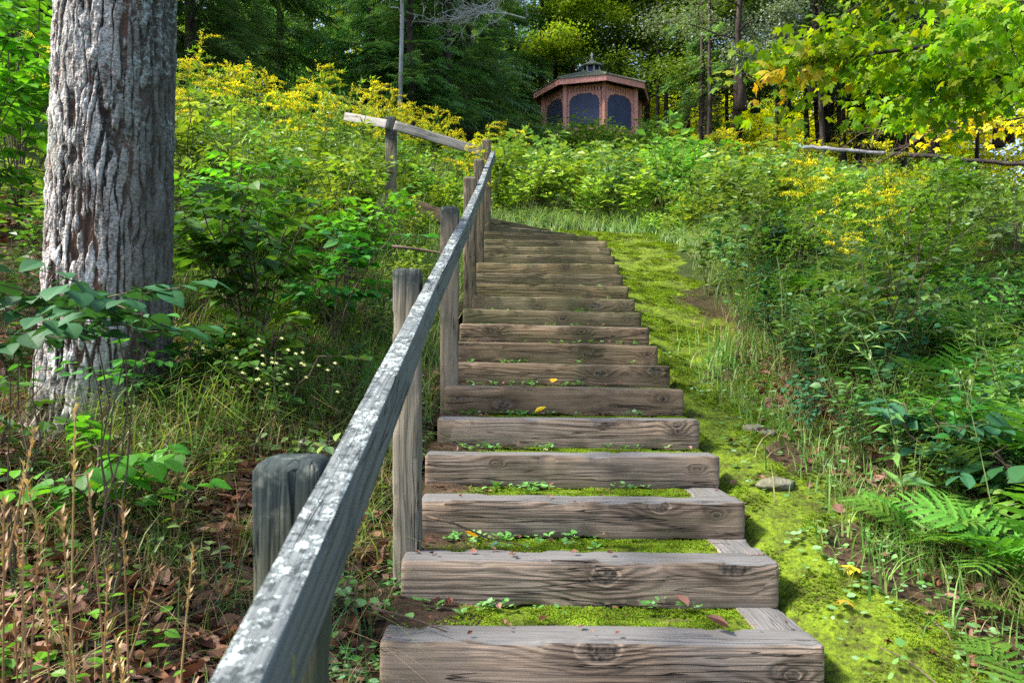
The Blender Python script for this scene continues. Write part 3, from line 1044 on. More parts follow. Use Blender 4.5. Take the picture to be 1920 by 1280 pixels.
# ------------------------------------------------------------------ the big tree on the left
def big_trunk():
    t = thing('large_tree', 'thick old tree with pale furrowed lichen spotted bark rising at the left', 'tree', (-1.84, 3.62, float(G(-1.84, 3.62)) - .12))
    nth, nz = 620, 760
    th = np.linspace(0, 2 * pi, nth, endpoint=False)
    zz = np.concatenate((np.linspace(0, 2.6, nz - 90), np.linspace(2.61, 6.4, 90)))
    TH, ZZ = np.meshgrid(th, zz)
    r0 = .238 + .012 * (1 - ZZ / 2.6) + .06 * np.exp(-ZZ / .14) * (1 + .55 * np.cos(TH * 3 + .6) + .3 * np.cos(5 * TH + 2)) + .03 * np.exp(-ZZ / .5)
    r0 = r0 * (1 + .02 * np.cos(2 * TH + 1) + .012 * np.cos(3 * TH + ZZ * .7)) * np.where(ZZ > 2.6, 1 - (ZZ - 2.6) * .06, 1)
    # plates: stretched cells, warped
    U = TH / (2 * pi)
    per = 36
    wu = U * per + (fbm(np.cos(TH) * 2, np.sin(TH) * 2, ZZ * 1.9, 3, 5) - .5) * 2.6 + (vn(np.cos(TH) * 14, np.sin(TH) * 14, ZZ * 11, 6) - .5) * .35
    wz = ZZ * 2.3 + (vn(np.cos(TH) * 6, np.sin(TH) * 6, ZZ * 2, 7) - .5) * 1.2
    f1 = np.full(TH.shape, 9.0); f2 = np.full(TH.shape, 9.0)
    iu, iz = np.floor(wu), np.floor(wz)
    for a in (-1, 0, 1):
        for b in (-1, 0, 1):
            cu, cz = iu + a, iz + b
            hu = np.mod(cu, per)
            jx = cu + .15 + .7 * _h(hu, cz, cz * 0, 11)
            jz = cz + _h(hu, cz, cz * 0, 12)
            d = np.sqrt((wu - jx) ** 2 + ((wz - jz) * .55) ** 2)
            f2 = np.minimum(f2, np.maximum(f1, d))
            f1 = np.minimum(f1, d)
    e = f2 - f1
    fine = fbm(np.cos(TH) * 11, np.sin(TH) * 11, ZZ * 14, 5, 21)
    ridge = sstep(.02, .20, e + (fine - .5) * .55)
    hc = np.sin(ZZ * 60 + fine * 26)
    ridge = ridge * (.8 + .2 * vn(iu * 1.7, iz * 1.3, 0, 31)) + (fine - .5) * .5
    r = r0 + .013 * ridge + (fine - .5) * .02 + (fbm(np.cos(TH) * 30, np.sin(TH) * 30, ZZ * 34, 2, 33) - .5) * .006
    V = np.stack((r * np.cos(TH) + .015 * ZZ, r * np.sin(TH), ZZ), -1)
    i = np.arange(len(zz) - 1)[:, None] * nth
    j = np.arange(nth)[None]
    j2 = (j + 1) % nth
    F4 = np.stack((i + j, i + j2, i + nth + j2, i + nth + j), -1).reshape(-1, 4)
    mb = MB(); mb.add(V, F4)
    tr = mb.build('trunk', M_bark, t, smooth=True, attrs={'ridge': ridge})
    # limbs and crown, above the picture
    r_ = np.random.RandomState(8)
    lm, lv = MB(), MB()
    for k in range(8):
        a = k * 2.4
        z0 = 5.3 + k * .14
        n = 8
        u = np.linspace(0, 1, n)
        L = r_.uniform(2.0, 3.4)
        p = np.stack((.09 + np.cos(a) * L * u, np.sin(a) * L * u, z0 + L * (.8 * u - .3 * u * u)), -1)
        p[1:] += r_.normal(0, .08, (n - 1, 3))
        lm.add(*tube(p, .09 * (1 - .85 * u), 7))
        m = 190
        uu = r_.uniform(.25, 1.05, m)
        O = np.stack([np.interp(uu, u, p[:, q]) for q in range(3)], -1) + r_.normal(0, .42, (m, 3))
        lv.inst(OVATE, frames(nrm(r_.normal(0, 1, (m, 3)) + (0, 0, -.2))) * r_.uniform(.09, .16, m)[:, None, None], O)
    lm.build('limbs', M_bark_dark, t, smooth=True)
    lv.build('crown', L_tree, t)
big_trunk()

# ------------------------------------------------------------------ gazebo
def gazebo():
    cx, cy = P(1110, 240, 28.7)[:2]
    fz = 8.95
    g = thing('gazebo', 'octagonal reddish wood gazebo with dark screens and a mossy shingle roof', 'gazebo', (cx, cy, 0))
    R0, RE = 1.74, 2.12
    a0 = -pi / 2 + rad(7.5)
    ang = [a0 + k * pi / 4 for k in range(8)]
    c = lambda r, k, z: np.array((r * cos(ang[k % 8]), r * sin(ang[k % 8]), z))
    ze = 11.36                               # top of the eave
    zt = ze - .20                            # underside of the fascia
    zb = 10.90                               # underside of the spindle frieze
    # base and floor
    mb = MB()
    V = [c(R0 + .08, k, fz) for k in range(8)] + [c(R0 + .08, k, fz - .8) for k in range(8)]
    mb.add(V, [np.arange(8), np.arange(8, 16)[::-1], np.array([(k, 8 + k, 8 + (k + 1) % 8, (k + 1) % 8) for k in range(8)])])
    mb.build('floor', M_redwood, g)
    def box(mb, A, B, th, z0, z1, off=0, mat=0):
        """upright board from A to B (xy), th thick, centred, pushed outward by off"""
        d = nrm((B - A)[:2]); nn = np.array((d[1], -d[0]))
        o = [np.append(A[:2] + nn * (off - th / 2), 0), np.append(B[:2] + nn * (off - th / 2), 0), np.append(B[:2] + nn * (off + th / 2), 0), np.append(A[:2] + nn * (off + th / 2), 0)]
        V = [p + (0, 0, z0) for p in o] + [p + (0, 0, z1) for p in o]
        mb.add(V, np.array([(0, 3, 2, 1), (4, 5, 6, 7), (0, 1, 5, 4), (1, 2, 6, 5), (2, 3, 7, 6), (3, 0, 4, 7)]), mat)
    for k in range(8):
        A, B = c(R0, k, 0), c(R0, k + 1, 0)
        d = nrm(B - A); L = np.linalg.norm(B - A)
        at = lambda s, off=0: A + d * s
        # corner post: two boards meeting on the corner and a square core
        mb = MB()
        e1 = nrm(c(1, k - 1, 0) - c(1, k, 0)); e2 = nrm(c(1, k + 1, 0) - c(1, k, 0))
        out = nrm(c(1, k, 0))
        q = [A + e1 * .085 + out * .075, A + out * .13, A + e2 * .085 + out * .075, A + e2 * .07 - out * .07, A - out * .05, A + e1 * .07 - out * .07]
        V = [p * (1, 1, 0) + (0, 0, fz) for p in q] + [p * (1, 1, 0) + (0, 0, zt + .05) for p in q]
        mb.add(V, [np.array([(i, (i + 1) % 6, 6 + (i + 1) % 6, 6 + i) for i in range(6)]), np.arange(6)[::-1], 6 + np.arange(6)])
        mb.build('post', M_redwood, g)
        # frieze: two rails with spindle blocks
        mb = MB()
        box(mb, at(.08), at(L - .08), .045, zt - .035, zt + .03)
        box(mb, at(.08), at(L - .08), .045, zb, zb + .055)
        nsp = 11
        for i in range(nsp):
            s = .10 + (L - .2) * (i + .5) / nsp
            box(mb, at(s - .036), at(s + .036), .03, zb + .05, zt - .03)
        mb.build('frieze', M_redwood, g)
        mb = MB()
        box(mb, at(.1), at(L - .1), .012, zb + .05, zt - .03, off=-.03)  # near-black sheet standing in for the shade between the spindles
        mb.build('frieze_gap_shade', M_dark, g)
        # scrolled corner brackets
        for sgn in (0, 1):
            out_ = [(0, 0), (.33, 0), (.33, -.04), (.29, -.06), (.23, -.055), (.17, -.08), (.13, -.13), (.11, -.19), (.075, -.21), (.065, -.27), (.075, -.31), (.05, -.36), (.02, -.40), (0, -.40)]
            pts = []
            for (s, z) in out_:
                ss = .085 + s
                p = at(ss if sgn == 0 else L - ss)
                pts.append(p * (1, 1, 0) + (0, 0, zb + z))
            nn = np.array((d[1], -d[0], 0)) * .022
            m = len(pts)
            V = [p + nn for p in pts] + [p - nn for p in pts]
            ring = np.array([(i, (i + 1) % m, m + (i + 1) % m, m + i) for i in range(m)])
            # the outline is concave: fan it from its own inner corner
            f = np.array([(0, i, i + 1) for i in range(1, m - 1)])
            mb = MB(); mb.add(V, [ring, f, (f + m)[:, ::-1]])
            mb.build('bracket', M_redwood, g)
        # screen with its frame
        fr = MB()
        box(fr, at(.085), at(.145), .03, fz + .7, zb)
        box(fr, at(L - .145), at(L - .085), .03, fz + .7, zb)
        box(fr, at(.145), at(L - .145), .03, fz + .7, fz + .78)
        fo = fr.build('screen_frame', M_redwood, g)
        sc = MB()
        box(sc, at(.15), at(L - .15), .008, fz + .785, zb - .003, off=-.006)
        sc.build('screen', M_screen, fo)
        lw = MB()
        box(lw, at(.08), at(L - .08), .03, fz + .02, fz + .69, off=-.03)
        for i in range(6):
            s = .12 + (L - .24) * (i + .5) / 6
            box(lw, at(s - .03), at(s + .03), .02, fz + .05, fz + .66, off=.0)
        lw.build('wall_panel', M_redwood, g)
    # roof
    zap, rap = 12.10, .36
    mb = MB()
    rows = 13
    for k in range(8):
        for i in range(rows):
            t0, t1 = i / rows, (i + 1) / rows
            ra, rb = RE + .05 + (rap - RE - .05) * t0, RE + .05 + (rap - RE - .05) * t1
            za, zb_ = ze + (zap - ze) * t0, ze + (zap - ze) * t1
            V = [c(ra, k, za + .025), c(ra, k + 1, za + .025), c(rb, k + 1, zb_ + .006), c(rb, k, zb_ + .006), c(ra, k, za), c(ra, k + 1, za)]
            mb.add(V, np.array([(0, 1, 2, 3), (4, 5, 1, 0)]))
    for k in range(8):      # hips
        mb.add(*tube([c(RE + .06, k, ze + .03), c(rap, k, zap + .04)], .035, 5))
    # underside
    mb.add([c(RE + .02, k, ze - .01) for k in range(8)] + [c(rap, k, zap - .05) for k in range(8)], np.array([(k, 8 + k, 8 + (k + 1) % 8, (k + 1) % 8) for k in range(8)]))
    rf = mb.build('roof', M_shingle, g)
    for k in range(8):
        fa = MB()
        box(fa, c(RE, k, 0), c(RE, k + 1, 0), .035, zt, ze - .003)
        fa.build('fascia', M_redwood, rf)
    # cupola
    cu = MB()
    def prism(mb, r1, r2, z0, z1, n=8):
        V = [np.array((r1 * cos(ang[k]), r1 * sin(ang[k]), z0)) for k in range(8)] + [np.array((r2 * cos(ang[k]), r2 * sin(ang[k]), z1)) for k in range(8)]
        mb.add(V, [np.array([(k, (k + 1) % 8, 8 + (k + 1) % 8, 8 + k) for k in range(8)]), np.arange(8)[::-1], 8 + np.arange(8)])
    prism(cu, .42, .34, 11.94, 12.10)
    prism(cu, .345, .345, 12.10, 12.14)
    prism(cu, .335, .335, 12.36, 12.40)
    for k in range(8):
        p = np.array((.315 * cos(ang[k]), .315 * sin(ang[k]), 0))
        cu.add(*tube([p + (0, 0, 12.13), p + (0, 0, 12.37)], .032, 4))
    co = cu.build('cupola', M_cupola, g)
    m = MB(); prism(m, .27, .27, 12.13, 12.37); m.build('cupola_window', M_screen, co)
    m = MB(); prism(m, .47, .12, 12.385, 12.60); prism(m, .125, .03, 12.58, 12.72); prism(m, .49, .475, 12.36, 12.392); m.build('cupola_roof', M_shingle, co)
    m = MB()
    prof = [(.03, 12.70), (.045, 12.74), (.02, 12.77), (.05, 12.81), (.035, 12.86), (.008, 12.95)]
    m.add(*tube([(0, 0, z) for _, z in prof], [r for r, _ in prof], 8))
    m.build('finial', M_cupola, co)
gazebo()

# ------------------------------------------------------------------ forest
def spray_template():
    """flat feathery conifer spray about 1 long"""
    V, F3 = [], []
    def tri(a, b, c):
        n = len(V); V.extend([a, b, c]); F3.append((n, n + 1, n + 2))
    tri((-.03, 0, 0), (.03, 0, 0), (0, 1, -.18))
    for i, t in enumerate((.12, .26, .4, .54, .68, .82)):
        l = .42 * (1 - t * .75)
        for s in (-1, 1):
            z = -.18 * t * t
            tri((0, t - .035, z), (0, t + .045, z), (s * l, t + l * .55, z - .05 - .06 * (i % 2)))
    return np.array(V, float), [np.array(F3)]
SPRAY = spray_template()

def mk_hemlock(seed, H=11, z0=.6, boughs=95, tr=.16, reach=2.6, dead=14, low=.16):
    r = np.random.RandomState(seed)
    tk, lm, lv = MB(), MB(), MB()
    n = 14
    t = np.linspace(0, 1, n)
    path = np.stack((np.cumsum(r.normal(0, .02, n)), np.cumsum(r.normal(0, .02, n)), H * t), -1)
    path[:, :2] -= path[0, :2]
    tk.add(*tube(path, tr * (1 - .8 * t) + .06 * np.exp(-t * 30), 9))
    for k in range(boughs):
        h = z0 + (H - z0) * ((k + .5) / boughs) ** 1.25
        f = 1 - h / (H * 1.08)
        L = reach * (.35 + .65 * f ** .7) * r.uniform(.55, 1.1)
        a = r.rand() * 2 * pi
        p0 = np.array((np.interp(h, path[:, 2], path[:, 0]), np.interp(h, path[:, 2], path[:, 1]), h))
        m = 6
        u = np.linspace(0, 1, m)
        el = r.uniform(-.05, .35)
        bp = p0 + np.stack((np.cos(a) * L * u, np.sin(a) * L * u, L * (el * u - .42 * u * u)), -1)
        lm.add(*tube(bp, .018 * (1 - .8 * u), 4, False))
        if k < dead and r.rand() < .8:      # bare lower limb with twigs
            for q in range(5):
                uu = r.uniform(.3, .95)
                o = np.array([np.interp(uu, u, bp[:, i]) for i in range(3)])
                d = nrm(r.normal(0, 1, 3) * (1, 1, .4) + (cos(a), sin(a), 0))
                lm.add(*tube([o, o + d * L * .12, o + d * L * .25 + (0, 0, -.04)], [.006, .004, .002], 3, False))
            continue
        ns = int(34 * L / 1.6)
        uu = r.uniform(low, 1, ns)
        O = np.stack([np.interp(uu, u, bp[:, i]) for i in range(3)], -1)
        side = np.where(r.rand(ns) < .5, -1, 1)
        sp = (.95 - .75 * uu) * side
        az = a + sp * r.uniform(.6, 1.3, ns)
        D = np.stack((np.cos(az), np.sin(az), r.uniform(-.45, .05, ns)), -1)
        Ls = L * .30 * (1.15 - .5 * uu) * r.uniform(.6, 1.2, ns)
        O = O + nrm(D) * (Ls * r.uniform(0, .9, ns))[:, None] + r.normal(0, .03, (ns, 3))
        lv.inst(SPRAY, frames(nrm(D), roll=r.normal(0, .3, ns)) * Ls[:, None, None], O)
    return tk, lm, lv

def mk_broadleaf(seed, H=9, tr=.13, z0=1.6, limbs=12, reach=2.6, leaves=9000, leaf=RHOMB, L=.09, flat=.35, clump=.34, top=1.0):
    r = np.random.RandomState(seed)
    tk, lm, lv = MB(), MB(), MB()
    n = 12
    t = np.linspace(0, 1, n)
    path = np.stack((np.cumsum(r.normal(0, .05, n)), np.cumsum(r.normal(0, .05, n)), H * t), -1)
    path[:, :2] -= path[0, :2]
    tk.add(*tube(path, tr * (1 - .85 * t) + .05 * np.exp(-t * 30), 8))
    cl = []
    for k in range(limbs):
        h = z0 + (H * top - z0) * (k + r.rand()) / limbs
        a = k * 2.4 + r.uniform(-.5, .5)
        L0 = reach * r.uniform(.6, 1.1) * (1 - .45 * (h / H) ** 2)
        p0 = np.array((np.interp(h, path[:, 2], path[:, 0]), np.interp(h, path[:, 2], path[:, 1]), h))
        u = np.linspace(0, 1, 6)
        el = r.uniform(.15, .7)
        bp = p0 + np.stack((np.cos(a) * L0 * u, np.sin(a) * L0 * u, L0 * (el * u - .28 * u * u)), -1)
        bp[1:] += r.normal(0, .04 * L0, (5, 3))
        lm.add(*tube(bp, .035 * (1 - .8 * u), 5, False))
        for q in range(9):
            uu = r.uniform(.25, 1)
            o = np.array([np.interp(uu, u, bp[:, i]) for i in range(3)])
            d = nrm(np.array((cos(a), sin(a), .1)) * .7 + r.normal(0, .7, 3) * (1, 1, .35))
            l2 = L0 * r.uniform(.22, .42)
            lm.add(*tube([o, o + d * l2 * .5 + (0, 0, .03), o + d * l2], [.009, .006, .003], 3, False))
            cl.append((o + d * l2 * .6, d, l2))
    cl = cl * int(math.ceil(leaves / len(cl) / 24))
    m = leaves // len(cl) + 1
    for (o, d, l2) in cl:
        off = r.normal(0, 1, (m, 3)) * np.array((1, 1, flat)) * clump * l2 / .7
        O = o + off + r.normal(0, .06, 3)
        D = nrm(r.normal(0, 1, (m, 3)) * (1, 1, .45) + d * .5 + (0, 0, -.25))
        lv.inst(leaf, frames(D, roll=r.normal(0, .45, m)) * (L * r.uniform(.6, 1.25, m))[:, None, None], O)
    return tk, lm, lv

def tree_thing(parts, leafmat, bark, name, leafpart='crown'):
    tk, lm, lv = parts
    o = thing(name, None, None)
    tk.build('trunk', bark, o, smooth=True)
    lm.build('limbs', bark, o, smooth=True)
    lv.build(leafpart, leafmat, o)
    return o

def place_tree(src, x, y, s, rz, label, group, cat='tree', leafmat=None, dz=0, tilt=(0, 0)):
    if src.name in PLACED:
        o = copy_tree(src)
        for kk in ('group',):
            if kk in o: del o[kk]
    else:
        o = src
        PLACED.add(src.name)
    tag(o, label, cat, group)
    place(o, x, y, float(G(x, y)) - .1 + dz, s, rz, tilt)
    return o
rf = np.random.RandomState(12)
hem = [tree_thing(mk_hemlock(s, H=h, z0=z, boughs=b, reach=rr), L_hem, M_bark_dark, 'hemlock_tree') for s, h, z, b, rr in
       ((1, 12, .8, 105, 2.7), (2, 11, 1.6, 92, 2.4), (3, 13, .5, 112, 2.9))]
sparse = [tree_thing(mk_hemlock(s, H=h, z0=z, boughs=b, reach=1.5, dead=30, tr=.11), L_hem, M_bark_dark, 'hemlock_tree') for s, h, z, b in ((11, 12, 1.2, 48), (12, 12, 1.0, 40))]
HEML = [  # px, distance, scale, proto
    (350, 17.5, .85, 0), (430, 21, 1.0, 2), (520, 25, 1.0, 1), (690, 23, 1.0, 2), (770, 20.5, .8, 1), (800, 27, 1.0, 0), (840, 22.5, .95, 2),
    (880, 28, 1.0, 1), (930, 33, 1.0, 0), (1015, 35.5, 1.1, 2), (480, 30, 1.1, 1), (730, 33, 1.1, 2), (580, 34, 1.1, 1), (880, 34, 1.1, 0), (220, 20, 1.0, 1), (100, 17, 1.0, 0), (20, 21, 1.0, 2), (-150, 18, 1.0, 0), (-330, 15, 1.0, 1), (-560, 14, 1.0, 2), (-60, 25, 1.1, 1), (-800, 16, 1.1, 0)]
for i, (px, d, s, k) in enumerate(HEML):
    x = (px - 960) / F_PX * d
    place_tree(hem[k], x, d, s, rf.rand() * 6.28, 'dark green hemlock with drooping feathery boughs in the wood edge left of the gazebo', 'hemlocks left of the gazebo')
# thin dark trunks with the bright gap behind, right of the gazebo and far behind everywhere
for i in range(34):
    px = rf.uniform(1230, 1990) if i < 24 else rf.uniform(330, 1240)
    d = rf.uniform(27, 35) if px > 1230 else rf.uniform(34, 37)
    x = (px - 960) / F_PX * d
    if px > 1230:
        place_tree(sparse[i % 2], x, d, rf.uniform(.8, 1.1), rf.rand() * 6.28, 'thin dark hemlock trunk with bare lower limbs against the bright yellow gap at the right', 'thin trunks right of the gazebo')
    else:
        place_tree(sparse[i % 2], x, d, rf.uniform(.8, 1.1), rf.rand() * 6.28, 'thin dark trunk deep in the wood behind the hemlocks and the gazebo', 'thin trunks deep in the wood')
for px, d, k, lb in ((1385, 29, 0, 'dark hemlock with raised boughs left of the grey log, above the yellow gap'), (1560, 31, 1, 'dark hemlock with raised boughs behind the middle of the grey log'), (1720, 30, 2, 'dark hemlock with raised boughs behind the left end of the dark log'), (1880, 28, 1, 'dark hemlock with raised boughs near the right edge behind the maple leaves')):
    place_tree(hem[k], (px - 960) / F_PX * d, d, 1.0, rf.rand() * 6.28, lb, 'hemlocks behind the maple branch', dz=1.7)
bt = [tree_thing(mk_broadleaf(21, 9, leaves=24000, L=.14, reach=3.2, z0=1.6, limbs=18), L_tree_y, M_bark_dark, 'broadleaf_tree'),
      tree_thing(mk_broadleaf(22, 9, leaves=24000, L=.13, reach=3.1, z0=1.7, limbs=18), L_tree, M_bark_dark, 'broadleaf_tree'),
      tree_thing(mk_broadleaf(23, 8, leaves=20000, L=.10, reach=2.6, z0=1.2, limbs=16), L_tree_s, M_bark_dark, 'broadleaf_tree')]
BROAD = [  # px, dist, scale, proto, dz, label
    (1075, 33.5, 1.0, 0, 1.3, 'lime green broadleaf tree with layered boughs just left of the gazebo cupola'),
    (1215, 34.5, 1.1, 1, 1.0, 'green broadleaf tree with layered boughs right behind the gazebo roof'),
    (1330, 31, 1.05, 1, 1.0, 'green leafy tree standing to the right of the gazebo'),
    (1165, 37, 1.2, 0, 1.5, 'lime green tree rising highest behind the gazebo'),
    (1395, 24, .95, 2, 1.0, 'silvery leaved tree right of the gazebo, nearer than its neighbours'),
    (1530, 26, 1.0, 2, 1.6, 'silvery leaved tree behind the tip of the maple branch'),
    (1700, 25, 1.0, 1, 2.0, 'green tree behind the middle of the overhanging maple branch'),
    (1880, 23, 1.0, 2, 1.6, 'pale leaved tree behind the right end of the overhanging maple branch'),
    (1480, 34, 1.1, 1, 1.6, 'dark green tree deep behind the silvery leaved trees')]
WHO = ['lime green tree', 'dark green tree', 'silvery tree']
for q, (px, d, s, k) in enumerate(((1290, 38, 1.2, 1), (1420, 31, 1.1, 1), (1600, 36, 1.25, 1), (1780, 33, 1.2, 1), (1900, 37, 1.3, 0), (1990, 29, 1.1, 1), (1640, 29, .9, 2), (1000, 44, 1.4, 0), (760, 39, 1.3, 0), (560, 40, 1.3, 0), (400, 38, 1.3, 1), (900, 41, 1.3, 1))):
    BROAD.append((px, d, s, k, 1.4 if k != 2 else 1.0, '%s deep in the wood %s' % (WHO[k], next(t for lim, t in ((450, 'just right of the big trunk'), (650, 'left of the upper rail'), (850, 'behind the slim grey trunk'), (950, 'behind the dead boughs'), (1100, 'left of the gazebo cupola'),
        (1300, 'right of the gazebo roof'), (1500, 'behind the tip of the maple branch'), (1620, 'above the left end of the grey log'), (1700, 'above the right end of the grey log'), (1850, 'above the dark log'), (1950, 'near the right edge'), (9999, 'beyond the right edge of the dark log')) if px < lim))))
for px, d, s, k, dz, lb in BROAD:
    dz += 1.3 if px > 1370 else 0
    x = (px - 960) / F_PX * d
    place_tree(bt[k], x, d, s, rf.rand() * 6.28, lb, 'broadleaf trees behind and right of the gazebo', dz=dz)
# sunlit autumn thicket beyond the wood
gl = [tree_thing(mk_broadleaf(s, 7, leaves=7000, L=.26, reach=3.4, z0=.3, limbs=16, clump=.5, flat=.8), L_glow, M_bark_dark, 'autumn_tree') for s in (41, 42)]
for i in range(44):
    x = -24 + (i % 26) * 2.1 + (9 if i >= 26 else 0) + rf.uniform(-.6, .6)
    y = (44 if i < 26 else 51) + rf.uniform(-3, 4)
    place_tree(gl[i % 2], x, y, rf.uniform(.8, 1.25), rf.rand() * 6.28, 'glowing yellow autumn tree seen through the trunks beyond the wood', 'sunlit yellow trees beyond the wood', dz=-.3)

# slim grey trunk, dead branches
def grey_trunk():
    o = thing('slim_tree', 'slim pale grey trunk standing in front of the dark hemlocks above the upper rail', 'tree')
    d = 19.3
    x0 = (744 - 960) / F_PX * d
    z0 = float(G(x0, d))
    mb = MB()
    n = 12
    t = np.linspace(0, 1, n)
    p = np.stack((x0 + .05 * np.sin(t * 5) + .12 * t, d + 0 * t, z0 - .2 + 10 * t), -1)
    mb.add(*tube(p, 0.06 * (1 - .5 * t), 9))
    mb.build('trunk', M_bark_grey, o, smooth=True)
    r = np.random.RandomState(3)
    lb, lv = MB(), MB()
    for k in range(16):
        h = r.uniform(2.6, 9)
        a = r.rand() * 6.28
        L = r.uniform(.5, 1.5)
        u = np.linspace(0, 1, 5)
        q = np.array((x0 + .1, d, z0 + h)) + np.stack((np.cos(a) * L * u, np.sin(a) * L * u, L * (.4 * u - .5 * u * u)), -1)
        q[1:] += r.normal(0, .05, (4, 3))
        lb.add(*tube(q, .016 * (1 - .75 * u), 4, False))
        if h > 5.2:
            m = 60
            uu = r.uniform(.3, 1, m)
            O = np.stack([np.interp(uu, u, q[:, i]) for i in range(3)], -1) + r.normal(0, .1, (m, 3))
            lv.inst(SPRAY, frames(nrm(r.normal(0, 1, (m, 3)) * (1, 1, .4))) * r.uniform(.12, .28, m)[:, None, None], O)
    lb.build('limbs', M_twiggrey, o)
    lv.build('crown', L_fern, o)
grey_trunk()

def dead_branches(name, label, base, direction, L, seed, n1=16, mat=M_twiggrey, r0=.022):
    """a bare much-forked bough"""
    r = np.random.RandomState(seed)
    o = thing(name, label, 'branch')
    mb, tw = MB(), MB()
    u = np.linspace(0, 1, 8)
    d0 = nrm(direction)
    p = np.array(base) + d0 * (L * u)[:, None] + np.stack((0 * u, 0 * u, -.10 * L * u * u + .04 * L * np.sin(u * 6)), -1)
    mb.add(*tube(p, r0 * (1 - .75 * u), 5))
    mb.build('limb', mat, o)
    for k in range(n1):
        uu = r.uniform(.15, 1)
        b = np.array([np.interp(uu, u, p[:, i]) for i in range(3)])
        d = nrm(d0 * .8 + r.normal(0, .7, 3))
        l = L * r.uniform(.18, .4) * (1.2 - uu * .6)
        v = np.linspace(0, 1, 5)
        q = b + d * (l * v)[:, None] + np.stack((0 * v, 0 * v, -.12 * l * v * v), -1)
        q[1:] += r.normal(0, .03 * l, (4, 3))
        tw.add(*tube(q, r0 * .42 * (1 - .7 * v), 3, False))
        for z in range(9):
            vv = r.uniform(.2, 1)
            b2 = np.array([np.interp(vv, v, q[:, i]) for i in range(3)])
            d2 = nrm(d + r.normal(0, .7, 3))
            l2 = l * r.uniform(.15, .45)
            tw.add(*tube([b2, b2 + d2 * l2 * .5 + (0, 0, -.02), b2 + d2 * l2], [r0 * .25, r0 * .2, r0 * .1], 3, False))
    tw.build('twigs', mat, o)
dead_branches('dead_bough', 'bare silvery dead bough reaching out of the dark hemlocks left of the gazebo', P(985, 35, 21), (-1, -.15, .02), 2.9, 5, 30, r0=.026)
dead_branches('dead_bough', 'grey bare bough drooping in the top of the dark hemlocks', P(1010, -30, 20.5), (-1, .1, -.25), 2.3, 6, 26, r0=.02)
dead_branches('dead_bough', 'bare brown bough under the maple branch at the right edge', P(1960, 150, 13), (-1, .2, -.35), 3.2, 9, 18, mat=M_twig)
dead_branches('dead_bough', 'thin bare bough between the trunks below the maple branch', P(1960, 205, 17), (-1, .1, .02), 4.2, 10, 9, mat=M_twig, r0=.016)

# grey log lying along the wood edge, and the dark rail beyond it
def log(name, label, a, b, r0, mat, cat='log', seed=1):
    r = np.random.RandomState(seed)
    u = np.linspace(0, 1, 14)
    a, b = np.array(a), np.array(b)
    p = a + (b - a) * u[:, None] + r.normal(0, .008, (14, 3))
    mb = MB(); mb.add(*tube(p, r0 * (1 - .25 * u) * (1 + r.normal(0, .05, 14)), 9))
    return tag(mb.build(name, mat, smooth=True), label, cat)
log('fallen_log', 'slim grey fallen log lying above the ferns at the edge of the wood', P(1497, 274, 17), P(1668, 289, 16.2), .045, M_bark_log)
log('fallen_log', 'dark fallen log crossing in front of the bright yellow gap at the right edge', P(1668, 288, 19), P(1960, 312, 18), .06, M_bark_dark, seed=2)

